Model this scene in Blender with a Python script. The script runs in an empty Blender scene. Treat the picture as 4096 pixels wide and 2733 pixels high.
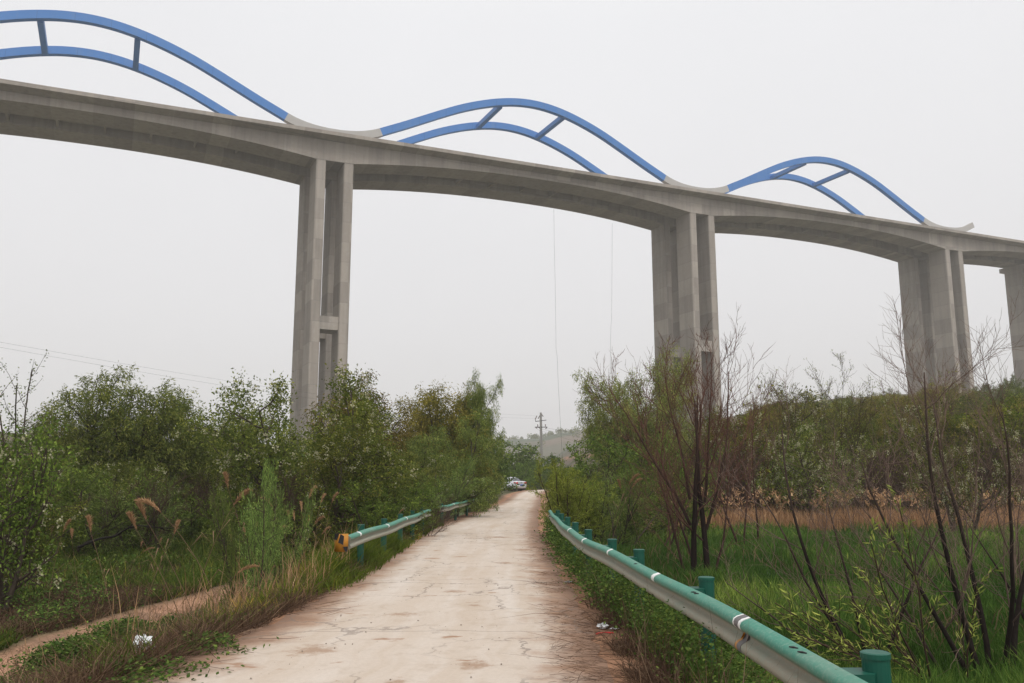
import bpy, math, random
import numpy as np
from mathutils import Vector, Matrix

SC = bpy.context.scene
COL = SC.collection
rad = math.radians
RNG = np.random.default_rng(7)

# ------------------------------------------------------------------ helpers
def tag(o, label=None, cat=None, group=None, kind=None):
    if label: o['label'] = label
    if cat: o['category'] = cat
    if group: o['group'] = group
    if kind: o['kind'] = kind
    return o

def empty(name, loc=(0, 0, 0), rz=0.0, parent=None):
    o = bpy.data.objects.new(name, None)
    COL.objects.link(o)
    o.location = loc
    o.rotation_euler = (0, 0, rz)
    o.empty_display_size = .2
    if parent: o.parent = parent
    return o

class MB:
    """collects geometry for ONE mesh"""
    def __init__(s):
        s.v = []; s.f = {}; s.n = 0; s.tint = []; s.any = False
    def add(s, V, F, tint=None):
        V = np.asarray(V, float).reshape(-1, 3)
        F = np.asarray(F, int)
        if len(V) == 0: return
        s.f.setdefault(F.shape[1], []).append(F + s.n)
        s.v.append(V); s.n += len(V)
        if tint is None: tint = np.full(len(V), .5)
        s.tint.append(np.asarray(tint, float))
    def box(s, c, d, R=None):
        c = np.asarray(c, float); d = np.asarray(d, float) / 2
        V = np.array([[x, y, z] for x in (-1, 1) for y in (-1, 1) for z in (-1, 1)], float) * d
        if R is not None: V = V @ np.asarray(R, float).T
        s.add(V + c, [[0, 1, 3, 2], [4, 6, 7, 5], [0, 4, 5, 1], [2, 3, 7, 6], [0, 2, 6, 4], [1, 5, 7, 3]])
    def tube(s, P, r, sides=6, cap=False, tint=None):
        P = np.asarray(P, float); n = len(P)
        r = np.broadcast_to(np.asarray(r, float), (n,))
        T = np.gradient(P, axis=0)
        T /= np.linalg.norm(T, axis=1)[:, None] + 1e-9
        ref = np.array([0, 0, 1.]) if abs(T[0, 2]) < .8 else np.array([1., 0, 0])
        A = np.cross(T, ref); A /= np.linalg.norm(A, axis=1)[:, None] + 1e-9
        B = np.cross(T, A)
        a = np.arange(sides) * 2 * np.pi / sides
        V = P[:, None] + (A[:, None] * np.cos(a)[None, :, None] + B[:, None] * np.sin(a)[None, :, None]) * r[:, None, None]
        i = np.arange(n - 1)[:, None] * sides; j = np.arange(sides)[None]
        k = (j + 1) % sides
        F = np.stack([i + j, i + k, i + sides + k, i + sides + j], -1).reshape(-1, 4)
        s.add(V.reshape(-1, 3), F, None if tint is None else (np.repeat(r, sides) if isinstance(tint, str) else np.full(n * sides, tint)))
        if cap:
            for e in (0, n - 1):
                c = P[e]; W = V[e]
                s.add(np.vstack([W, c]), [[q, (q + 1) % sides, sides] for q in range(sides)],
                      None if tint is None else np.full(sides + 1, tint))
    def loft(s, rings, caps=True, closed=True):
        R = np.asarray(rings, float); n, m = R.shape[:2]
        i = np.arange(n - 1)[:, None] * m
        j = np.arange(m if closed else m - 1)[None]; k = (j + 1) % m
        F = np.stack([i + j, i + k, i + m + k, i + m + j], -1).reshape(-1, 4)
        s.add(R.reshape(-1, 3), F)
        if caps:
            for e in (0, n - 1):
                c = R[e].mean(0)
                s.add(np.vstack([R[e], c]), [[q, (q + 1) % m, m] for q in range(m)])
    def build(s, name, mat, parent=None, smooth=False, tint=False, loc=None):
        me = mesh_raw(name, np.vstack(s.v), {k: np.vstack(f) for k, f in s.f.items()}, mat, smooth,
                      np.concatenate(s.tint) if tint else None)
        return link(name, me, parent, loc)

def mesh_raw(name, V, F, mat, smooth=False, tint=None):
    me = bpy.data.meshes.new(name)
    me.vertices.add(len(V)); me.vertices.foreach_set('co', V.astype(np.float32).ravel())
    loops = np.concatenate([f.ravel() for f in F.values()])
    tot = np.concatenate([np.full(len(f), k) for k, f in F.items()])
    st = np.concatenate([[0], np.cumsum(tot)[:-1]])
    me.loops.add(len(loops)); me.loops.foreach_set('vertex_index', loops.astype(np.int32))
    me.polygons.add(len(tot)); me.polygons.foreach_set('loop_start', st.astype(np.int32))
    me.polygons.foreach_set('use_smooth', np.full(len(tot), smooth))
    if tint is not None:
        a = me.attributes.new('tint', 'FLOAT', 'POINT'); a.data.foreach_set('value', tint.astype(np.float32))
    me.update(calc_edges=True); me.validate()
    if mat: me.materials.append(mat)
    return me

def link(name, me, parent=None, loc=None):
    o = bpy.data.objects.new(name, me); COL.objects.link(o)
    if parent: o.parent = parent
    if loc is not None: o.location = loc
    return o

def sstep(a, b, x):
    t = np.clip((np.asarray(x, float) - a) / (b - a), 0, 1)
    return t * t * (3 - 2 * t)

_perm = np.random.default_rng(3).random((256, 256))
def vnoise(x, y):
    x = np.asarray(x, float); y = np.asarray(y, float)
    xi = np.floor(x).astype(int); yi = np.floor(y).astype(int)
    fx = x - xi; fy = y - yi
    fx = fx * fx * (3 - 2 * fx); fy = fy * fy * (3 - 2 * fy)
    g = lambda a, b: _perm[a % 256, b % 256]
    return (g(xi, yi) * (1 - fx) + g(xi + 1, yi) * fx) * (1 - fy) + (g(xi, yi + 1) * (1 - fx) + g(xi + 1, yi + 1) * fx) * fy
def fnoise(x, y, s=1.0, o=3):
    r = 0; a = .5; t = 0
    for k in range(o):
        r = r + a * vnoise(x / s + 17 * k, y / s + 31 * k); t += a; a *= .5; s *= .5
    return r / t

# ------------------------------------------------------------------ materials
class Nodes:
    def __init__(s, name):
        s.m = bpy.data.materials.new(name); s.m.use_nodes = True
        s.t = s.m.node_tree; s.t.nodes.clear()
        s.out = s.t.nodes.new('ShaderNodeOutputMaterial')
    def n(s, typ, ins=None, **kw):
        nd = s.t.nodes.new('ShaderNode' + typ)
        for k, v in kw.items(): setattr(nd, k, v)
        for k, v in (ins or {}).items():
            if hasattr(v, 'is_output') or isinstance(v, bpy.types.NodeSocket): s.t.links.new(v, nd.inputs[k])
            else: nd.inputs[k].default_value = v
        return nd
    def math(s, op, a, b=0.5, c=None, clamp=False):
        d = {0: a, 1: b}
        if c is not None: d[2] = c
        nd = s.n('Math', d, operation=op); nd.use_clamp = clamp
        return nd.outputs[0]
    def mix(s, f, a, b, typ='MIX'):
        nd = s.n('Mix', data_type='RGBA', blend_type=typ)
        for k, v in ((0, f), (6, a), (7, b)):
            if isinstance(v, bpy.types.NodeSocket): s.t.links.new(v, nd.inputs[k])
            else: nd.inputs[k].default_value = v if k == 0 else tuple(v) + ((1,) if len(v) == 3 else ())
        return nd.outputs[2]
    def ramp(s, f, stops, interp='LINEAR'):
        nd = s.n('ValToRGB', {0: f}); cr = nd.color_ramp; cr.interpolation = interp
        while len(cr.elements) < len(stops): cr.elements.new(.5)
        for e, (p, c) in zip(cr.elements, stops):
            e.position = p; e.color = (tuple(c) + (1,)) if not np.isscalar(c) else (c, c, c, 1)
        return nd.outputs[0]
    def coord(s, which='Object', scale=(1, 1, 1)):
        c = s.n('TexCoord').outputs[which]
        return s.n('Mapping', {'Vector': c, 'Scale': scale}).outputs[0]
    def noise(s, vec, scale, detail=3, rough=.55, dist=0):
        return s.n('TexNoise', {'Vector': vec, 'Scale': scale, 'Detail': detail, 'Roughness': rough, 'Distortion': dist}).outputs[0]
    def attr(s, name): return s.n('Attribute', attribute_name=name)
    def pbr(s, col, rough=.8, metal=0, bump=None, bstr=.3, bdist=.02, spec=.3, **kw):
        b = s.n('BsdfPrincipled', {'Roughness': rough, 'Metallic': metal, 'Specular IOR Level': spec})
        if isinstance(col, bpy.types.NodeSocket): s.t.links.new(col, b.inputs['Base Color'])
        else: b.inputs['Base Color'].default_value = tuple(col) + (1,)
        if bump is not None:
            bn = s.n('Bump', {'Height': bump, 'Strength': bstr, 'Distance': bdist})
            s.t.links.new(bn.outputs[0], b.inputs['Normal'])
        s.t.links.new(b.outputs[0], s.out.inputs[0])
        return s.m

def plain(name, col, rough=.6, metal=0, var=.15, scale=6, spec=.3):
    g = Nodes(name)
    nz = g.noise(g.coord(), scale, 4)
    c = g.mix(nz, tuple(x * (1 - var) for x in col), tuple(x * (1 + var) for x in col))
    return g.pbr(c, rough, metal, spec=spec)

def foliage(name, stops, trans=.35, objvar=.25, hue=.015, warm=True):
    """leaf material: per-leaf tint attribute + a shift per plant"""
    g = Nodes(name)
    t = g.attr('tint').outputs['Fac']
    oi = g.n('ObjectInfo').outputs['Random']
    if warm: stops = [(p, (a * 1.46 * (1 + .35 * (p == 1)), b * 1.32 * (1 + .35 * (p == 1)), c * .82 * (1 + .2 * (p == 1)))) for p, (a, b, c) in stops]
    c = g.ramp(t, stops)
    v = g.math('MULTIPLY_ADD', oi, objvar * 2, 1 - objvar)
    h = g.math('MULTIPLY_ADD', oi, hue * 2, .5 - hue)
    hs = g.n('HueSaturation', {'Hue': h, 'Saturation': 1.0, 'Value': v, 'Color': c}).outputs[0]
    d = g.n('BsdfDiffuse', {'Color': hs}).outputs[0]
    tr = g.n('BsdfTranslucent', {'Color': hs}).outputs[0]
    m = g.n('MixShader', {0: trans, 1: d, 2: tr}).outputs[0]
    g.t.links.new(m, g.out.inputs[0])
    return g.m

def concrete_bridge():
    g = Nodes('bridge_concrete')
    co = g.n('TexCoord').outputs['Object']
    xyz = g.n('SeparateXYZ', {0: co})
    big = g.noise(co, .12, 4, .6)
    fine = g.noise(co, 1.3, 5, .65)
    streak = g.noise(g.coord('Object', (.9, .9, .05)), 1.0, 5, .6)
    lift = g.math('FLOOR', g.math('DIVIDE', xyz.outputs[2], 4.5))
    seg = g.math('FLOOR', g.math('DIVIDE', xyz.outputs[0], 3.7))
    wn = g.n('TexWhiteNoise', {0: g.n('CombineXYZ', {0: seg, 1: 0.0, 2: lift}).outputs[0]}, noise_dimensions='3D').outputs[0]
    base = g.mix(big, (.235, .205, .175), (.375, .332, .290))
    base = g.mix(g.math('MULTIPLY', g.ramp(streak, [(.46, 0.0), (.70, 1.0)]), .42), base, (.155, .146, .135))
    base = g.mix(g.math('MULTIPLY', g.ramp(fine, [(.5, 0.0), (.75, 1.0)]), .35), base, (.37, .35, .325))
    lt = g.math('MULTIPLY_ADD', wn, .30, .85)
    base = g.mix(1.0, base, g.n('CombineColor', {0: lt, 1: lt, 2: lt}).outputs[0], 'MULTIPLY')
    fr = g.math('FRACT', g.math('DIVIDE', xyz.outputs[2], 4.5))
    jl = g.math('LESS_THAN', fr, .02)
    base = g.mix(g.math('MULTIPLY', jl, .5), base, (.16, .155, .15))
    return g.pbr(base, .9, bump=fine, bstr=.25, bdist=.05, spec=.2)

def ground_mat():
    g = Nodes('ground_soil')
    a = g.attr('gcol').outputs['Color']
    co = g.n('TexCoord').outputs['Object']
    n1 = g.noise(co, 3.0, 6, .7); n2 = g.noise(co, 22, 4, .7); n3 = g.noise(co, .25, 4, .6)
    k = g.math('MULTIPLY', g.math('MULTIPLY_ADD', n1, .9, .55), g.math('MULTIPLY_ADD', n2, .7, .65))
    k = g.math('MULTIPLY', k, g.math('MULTIPLY_ADD', n3, .6, .7))
    c = g.mix(1.0, a, g.n('CombineColor', {0: k, 1: k, 2: k}).outputs[0], 'MULTIPLY')
    return g.pbr(c, .95, bump=n2, bstr=.6, bdist=.03, spec=.15)

# rust brown mud patches on the lane: x, y, half width, half length in metres
PATCHES = [(-.33, 7.75, .15, .30), (-.86, 12.75, .16, .20), (-.48, 11.35, .10, .12), (-1.33, 10.6, .22, .16), (-.15, 17.2, .22, .25), (.38, 15.6, .2, .3), (.25, 20.5, .3, .35), (-.9, 7.1, .12, .15), (-1.9, 8.4, .25, .3), (-.4, 25.0, .5, .4)]
def road_mat():
    g = Nodes('road_concrete')
    uvn = g.attr('rc').outputs['Vector']           # x = across (m), y = along (m), z = distance to the nearer edge
    s = g.n('SeparateXYZ', {0: uvn})
    co = g.n('TexCoord').outputs['Object']
    big = g.noise(co, .55, 4, .6)
    med = g.noise(co, 3.2, 6, .65)
    fine = g.noise(co, 28, 5, .7)
    along = g.noise(g.n('Mapping', {'Vector': uvn, 'Scale': (2.6, .12, 0)}).outputs[0], 1.0, 4, .6)
    c = g.mix(big, (.43, .35, .28), (.49, .42, .355))
    c = g.mix(g.ramp(along, [(.42, 0.0), (.66, .7)]), c, (.54, .485, .435))
    c = g.mix(g.ramp(med, [(.52, 0.0), (.75, .5)]), c, (.34, .265, .20))
    # blown sand in the middle strip
    sand = g.noise(g.n('Mapping', {'Vector': uvn, 'Scale': (.9, .25, 0)}).outputs[0], 1.0, 5, .6)
    c = g.mix(g.ramp(sand, [(.5, 0.0), (.7, .45)]), c, (.36, .275, .195))
    # dirt creeping in from the edges
    edge = g.math('ADD', s.outputs[2], g.math('MULTIPLY', g.math('SUBTRACT', g.noise(co, 1.6, 6, .7), .5), 1.5))
    dm = g.ramp(edge, [(.15, 1.0), (.75, 0.0)])
    dirt = g.mix(med, (.24, .135, .082), (.35, .225, .145))
    c = g.mix(dm, c, dirt)
    edge2 = g.math('ADD', s.outputs[2], g.math('MULTIPLY', g.math('SUBTRACT', g.noise(co, 4.2, 6, .8), .5), 1.1))
    c = g.mix(g.math('MULTIPLY', g.ramp(edge2, [(.12, 1.0), (.5, 0.0)]), .7), c, (.19, .115, .08))
    # rust brown mud patches
    pn = g.noise(g.n('Mapping', {'Vector': uvn, 'Scale': (.8, 1.5, 0)}).outputs[0], 1.15, 5, .6, .6)
    c = g.mix(g.ramp(pn, [(.645, 0.0), (.68, .85)]), c, (.27, .15, .085))
    px_ = g.n('SeparateXYZ', {0: co}); jit = g.noise(co, 6.5, 7, .8)
    for (qx, qy, rx, ry) in PATCHES:
        dx_ = g.math('DIVIDE', g.math('SUBTRACT', px_.outputs[0], qx), rx); dy_ = g.math('DIVIDE', g.math('SUBTRACT', px_.outputs[1], qy), ry)
        d2 = g.math('SQRT', g.math('ADD', g.math('MULTIPLY', dx_, dx_), g.math('MULTIPLY', dy_, dy_)))
        d2 = g.math('ADD', d2, g.math('MULTIPLY', g.math('SUBTRACT', jit, .5), 4.2))
        c = g.mix(g.ramp(d2, [(.25, .7), (1.0, 0.0)]), c, (.26, .155, .09))
    # fine cracks, strongest in a few areas
    wob = g.n('VectorMath', {0: co, 1: g.n('VectorMath', {0: g.n('TexNoise', {'Vector': co, 'Scale': 5.0, 'Detail': 4.0}).outputs[1], 3: .35}, operation='SCALE').outputs[0]}, operation='ADD').outputs[0]
    vd = g.n('TexVoronoi', {'Vector': wob, 'Scale': .85}, feature='DISTANCE_TO_EDGE').outputs[0]
    where = g.ramp(g.noise(co, .28, 2), [(.44, 0.0), (.52, 1.0)])
    ck = g.math('MULTIPLY', g.math('LESS_THAN', vd, .013), where)
    # slab joints
    yy = g.math('ADD', s.outputs[1], g.math('MULTIPLY', g.math('SUBTRACT', g.noise(co, 1.1, 4), .5), .35))
    fr = g.math('FRACT', g.math('DIVIDE', g.math('SUBTRACT', yy, 4.62), 4.8))
    jt = g.math('LESS_THAN', fr, .0045)
    dk = g.math('MULTIPLY', g.math('MAXIMUM', ck, jt), .6)
    c = g.mix(dk, c, (.16, .13, .11))
    spk = g.n('TexVoronoi', {'Vector': co, 'Scale': 9.0}).outputs[0]
    c = g.mix(g.math('MULTIPLY', g.math('LESS_THAN', spk, .055), g.ramp(med, [(.5, 0.0), (.56, .8)])), c, (.17, .14, .12))
    k = g.math('MULTIPLY_ADD', fine, .3, .85)
    c = g.mix(1.0, c, g.n('CombineColor', {0: k, 1: k, 2: k}).outputs[0], 'MULTIPLY')
    return g.pbr(c, .85, bump=fine, bstr=.35, bdist=.012, spec=.25)

def rail_mat():
    g = Nodes('rail_green_paint')
    co = g.n('TexCoord').outputs['Object']
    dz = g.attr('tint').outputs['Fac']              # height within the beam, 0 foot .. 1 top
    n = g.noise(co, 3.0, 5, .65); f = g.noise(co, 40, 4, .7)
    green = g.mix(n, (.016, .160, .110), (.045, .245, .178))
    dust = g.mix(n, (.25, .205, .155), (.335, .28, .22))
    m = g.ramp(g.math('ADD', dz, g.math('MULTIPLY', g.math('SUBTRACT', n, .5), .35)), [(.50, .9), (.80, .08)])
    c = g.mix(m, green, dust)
    c = g.mix(g.ramp(f, [(.5, 0.0), (.72, .55)]), c, (.25, .33, .27))
    c = g.mix(g.ramp(g.noise(g.coord('Object', (1, .35, 1)), 5.0, 6, .7), [(.48, 0.0), (.72, .6)]), c, (.19, .25, .20))
    c = g.mix(g.ramp(g.noise(co, 9, 5, .75), [(.68, 0.0), (.71, .8)]), c, (.12, .07, .045))
    return g.pbr(c, .6, spec=.3, bump=f, bstr=.08, bdist=.004)

def painted(name, c0, c1, dusty, rough=.45):
    g = Nodes(name)
    co = g.n('TexCoord').outputs['Object']
    n = g.noise(co, 4, 5, .6)
    c = g.mix(n, c0, c1)
    c = g.mix(g.ramp(g.noise(co, 14, 5, .7), [(.55, 0.0), (.8, .45)]), c, dusty)
    return g.pbr(c, rough, spec=.4)

def bark_mat(name, c0, c1, objvar=0):
    g = Nodes(name)
    n = g.noise(g.coord('Object', (1, 1, .25)), 22, 5, .7)
    return g.pbr(g.mix(n, c0, c1), .95, spec=.1)

def bark_radius(name, thick, mid, thin, r0, r1):
    """thick charred stems are black, the thin young twigs have their own paler colour (tint = branch radius)"""
    g = Nodes(name)
    co = g.n('TexCoord').outputs['Object']
    t = g.n('MapRange', {0: g.attr('tint').outputs['Fac'], 1: r0, 2: r1}).outputs[0]
    c = g.ramp(t, [(0, thin), (.35, mid), (1, thick)])
    c = g.mix(g.math('MULTIPLY', g.noise(co, 25, 4), .7), c, tuple(x * .5 for x in mid))
    return g.pbr(c, .95, spec=.05)

M = {}
M['concrete'] = concrete_bridge()
M['saddle'] = plain('saddle_concrete', (.40, .385, .365), .9, 0, .12, .5)
M['ground'] = ground_mat()
M['road'] = road_mat()
M['rail'] = rail_mat()
M['post'] = painted('post_green_paint', (.003, .062, .04), (.006, .088, .058), (.02, .085, .06))
M['white_tape'] = painted('reflective_white_tape', (.68, .68, .66), (.78, .78, .77), (.45, .4, .35))
M['grey_tape'] = plain('dull_grey_tape', (.14, .13, .13))
M['black'] = plain('black_paint', (.014, .014, .016), .5)
M['yellow'] = painted('yellow_orange_paint', (.36, .15, .012), (.44, .19, .018), (.2, .11, .05))
g = Nodes('arch_blue_paint'); co = g.n('TexCoord').outputs['Object']
bx_ = g.n('SeparateXYZ', {0: co}).outputs[0]
c = g.mix(g.noise(co, .35, 4, .6), (.036, .160, .43), (.050, .185, .475))
c = g.mix(g.ramp(g.noise(g.coord('Object', (.8, .8, .12)), 1.0, 5, .65), [(.5, 0.0), (.8, .55)]), c, (.095, .20, .40))
c = g.mix(g.math('MULTIPLY', g.math('LESS_THAN', g.math('FRACT', g.math('DIVIDE', bx_, 6.6)), .014), .5), c, (.02, .08, .22))
M['blue'] = g.pbr(c, .5, spec=.35)
M['dark_conc'] = plain('pole_concrete', (.26, .25, .23), .9)
M['steel'] = plain('dark_steel', (.06, .06, .062), .6, .3)
M['wire'] = plain('wire_black', (.05, .05, .052), .7)
M['car'] = plain('car_silver_paint', (.55, .56, .58), .3, .35, .03, spec=.6)
M['glass'] = plain('car_glass', (.03, .035, .045), .08, 0, .1, spec=.8)
M['tyre'] = plain('tyre_rubber', (.012, .012, .012), .9)
M['rim'] = plain('rim_alloy', (.4, .4, .42), .3, .8)
M['red'] = plain('tail_light_red', (.45, .02, .02), .25, spec=.6)
M['plate_blue'] = plain('plate_blue', (.03, .09, .5), .4)
M['plastic'] = painted('white_plastic', (.66, .68, .70), (.78, .79, .80), (.5, .48, .44), .35)
M['red_plastic'] = plain('red_plastic', (.6, .03, .03), .4)
M['insul'] = plain('insulator_brown', (.10, .05, .035), .3)

M['bark'] = bark_mat('bark_brown', (.035, .026, .02), (.085, .066, .05))
M['bark_dark'] = bark_mat('bark_charred', (.009, .008, .008), (.03, .025, .022))
M['twig_red'] = bark_radius('bark_red_twigs', (.010, .008, .008), (.065, .038, .03), (.18, .09, .066), .006, .055)
M['twig_grey'] = bark_radius('bark_grey_twigs', (.008, .007, .007), (.085, .06, .05), (.24, .165, .13), .003, .024)
M['twig_brown'] = bark_radius('bark_brown_brush', (.02, .014, .012), (.05, .033, .026), (.095, .06, .044), .005, .03)
G_ = lambda *s: [(p, c) for p, c in s]
M['willow'] = foliage('leaf_willow', G_((0, (.045, .068, .026)), (.55, (.088, .118, .046)), (1, (.16, .18, .075))))
M['willow_light'] = foliage('leaf_willow_light', G_((0, (.07, .10, .04)), (.55, (.14, .18, .075)), (1, (.22, .25, .115))))
M['willow_brown'] = foliage('leaf_willow_olive', G_((0, (.06, .068, .024)), (.55, (.115, .11, .038)), (1, (.19, .165, .06))))
M['locust'] = foliage('leaf_locust', G_((0, (.042, .064, .022)), (.6, (.085, .115, .038)), (1, (.155, .175, .065))))
M['blossom'] = foliage('blossom_white', G_((0, (.34, .33, .19)), (1, (.56, .54, .36))), .3, .05, .0, False)
M['bush'] = foliage('leaf_bush', G_((0, (.038, .064, .022)), (.6, (.072, .115, .036)), (1, (.12, .17, .055))))
M['feather'] = foliage('leaf_feathery', G_((0, (.05, .085, .035)), (.6, (.10, .155, .065)), (1, (.16, .22, .10))))
M['yellowgreen'] = foliage('leaf_yellow_green', G_((0, (.06, .08, .022)), (.6, (.125, .16, .042)), (1, (.20, .23, .075))))
M['sapling'] = foliage('leaf_sapling', G_((0, (.10, .14, .05)), (.6, (.18, .235, .085)), (1, (.29, .34, .15))))
M['poplar'] = foliage('leaf_poplar', G_((0, (.034, .066, .022)), (.6, (.066, .115, .04)), (1, (.125, .18, .07))))
M['hillgreen'] = foliage('leaf_hillside', G_((0, (.030, .044, .011)), (.6, (.066, .088, .021)), (1, (.125, .145, .036))))
M['grass'] = foliage('grass_green', G_((0, (.024, .055, .017)), (.6, (.052, .108, .034)), (1, (.125, .175, .065))), .3, .0, 0)
M['grass_low'] = foliage('grass_lowland', G_((0, (.030, .055, .016)), (.6, (.055, .090, .028)), (1, (.13, .13, .05))), .3, 0, 0)
M['grass_mix'] = foliage('grass_bank', G_((0, (.035, .06, .014)), (.5, (.075, .115, .026)), (.8, (.15, .16, .048)), (1, (.30, .21, .09))), .3, 0, 0)
M['dry'] = foliage('grass_dry', G_((0, (.06, .036, .025)), (.5, (.13, .082, .052)), (1, (.28, .19, .115))), .25, .12, 0, warm=False)
M['reed_tan'] = foliage('reed_tan', G_((0, (.22, .13, .068)), (.6, (.40, .24, .13)), (1, (.55, .37, .21))), .3, .12, 0, warm=False)
M['cover'] = foliage('leaf_ground_cover', G_((0, (.026, .055, .022)), (.6, (.052, .095, .036)), (1, (.10, .15, .06))), .25, 0, 0)
M['litter'] = foliage('twig_litter', G_((0, (.06, .035, .026)), (.6, (.13, .08, .056)), (1, (.30, .21, .14))), .05, 0, 0, warm=False)

# ------------------------------------------------------------------ camera (fitted to the bridge's vanishing points)
F_PX, PITCH, ROLL, EYE = 3377.96, rad(9.4366), -.000664, 1.6
cam = bpy.data.cameras.new('camera'); co_ = bpy.data.objects.new('camera', cam); COL.objects.link(co_)
cam.sensor_fit = 'HORIZONTAL'; cam.sensor_width = 36; cam.lens = F_PX / 4096 * 36
cam.clip_start = .05; cam.clip_end = 4000
co_.matrix_world = Matrix.Translation((0, 0, EYE)) @ Matrix.Rotation(math.pi / 2 + PITCH, 4, 'X') @ Matrix.Rotation(ROLL, 4, 'Z')
SC.camera = co_
def ray(x, y):
    """direction in the world of a point of the photograph (2350 px wide), scaled to one metre of depth"""
    f = F_PX / 1.743
    x, y = x - 1175, y - 784
    c, s = math.cos(-ROLL), math.sin(-ROLL)
    x, y = x * c - y * s, x * s + y * c
    X = x / f; U = -y / f; c, s = math.cos(PITCH), math.sin(PITCH)
    d = np.array([X, c - U * s, s + U * c])
    return d / d[1]
def at(x, y, Y):
    return ray(x, y) * Y + np.array([0, 0, EYE])

# ------------------------------------------------------------------ terrain
LY = [-8, 0, 7, 11, 17, 29.5, 38, 61, 79, 95, 105, 118, 130]
LX = [-2.6, -2.7, -2.73, -2.35, -2.4, -2.6, -2.04, -.16, .6, 1.9, 4, 10, 20]
RY = [-8, 0, 11, 29.5, 43, 61, 79, 100, 110, 118, 130]
RX = [.45, .45, .57, .58, 1.0, 1.75, 2.5, 4.2, 7, 13, 28]
edgeL = lambda Y: np.interp(Y, LY, LX)
edgeR = lambda Y: np.interp(Y, RY, RX)
zroad = lambda Y: .65 * sstep(35, 95, Y)
def hills(X, Y):
    gR = np.interp(Y, [46, 54, 62, 100, 150, 200, 260, 400, 1200], [0, 1.0, 2.3, 7.5, 12.5, 17, 20, 25, 28])
    kR = np.interp(X, [8, 20, 40, 60, 85, 120, 300, 700], [0, .45, .9, .82, 1.15, 1.35, 1.6, 1.7])
    gL = np.interp(Y, [58, 80, 140, 250, 800], [0, .25, 1, 1.15, 1.6])
    kL = np.interp(X, [-700, -200, -84, -53, -42, -25, -12, -6], [20, 12, 9, 6.5, 6, 4, 1, 0])
    gC = sstep(430, 850, Y)
    kC = np.interp(X, [-700, -200, -22, 25, 45, 78, 150, 500], [40, 38, 41, 42.5, 48.5, 52, 57, 64])
    n = (fnoise(X, Y, 40) - .5)
    return np.maximum(np.maximum(gR * kR * (1 + .25 * n), gL * kL * (1 + .25 * n)), gC * kC * (1 + .10 * n))
def gz(X, Y):
    X = np.asarray(X, float); Y = np.asarray(Y, float)
    dl = edgeL(Y) - X; dr = X - edgeR(Y)
    drop = .75 * (1 - .8 * sstep(40, 70, Y))
    z = zroad(Y) - drop * sstep(.55, 2.3, dl) - drop * sstep(.75, 2.3, dr)
    off = sstep(.1, 1.2, np.maximum(dl, dr))
    z = z + off * (fnoise(X, Y, 1.7) - .5) * .16 - .006
    pth = np.exp(-((X - PATHX(Y)) / .5) ** 2) * sstep(4, 7, Y) * (1 - sstep(20, 24, Y))
    z = z - .12 * pth
    return z + hills(X, Y)
PATHX = lambda Y: -6.55 + .09 * (np.asarray(Y, float) - 14.5) + .15 * np.sin(np.asarray(Y, float) * .7)

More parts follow.
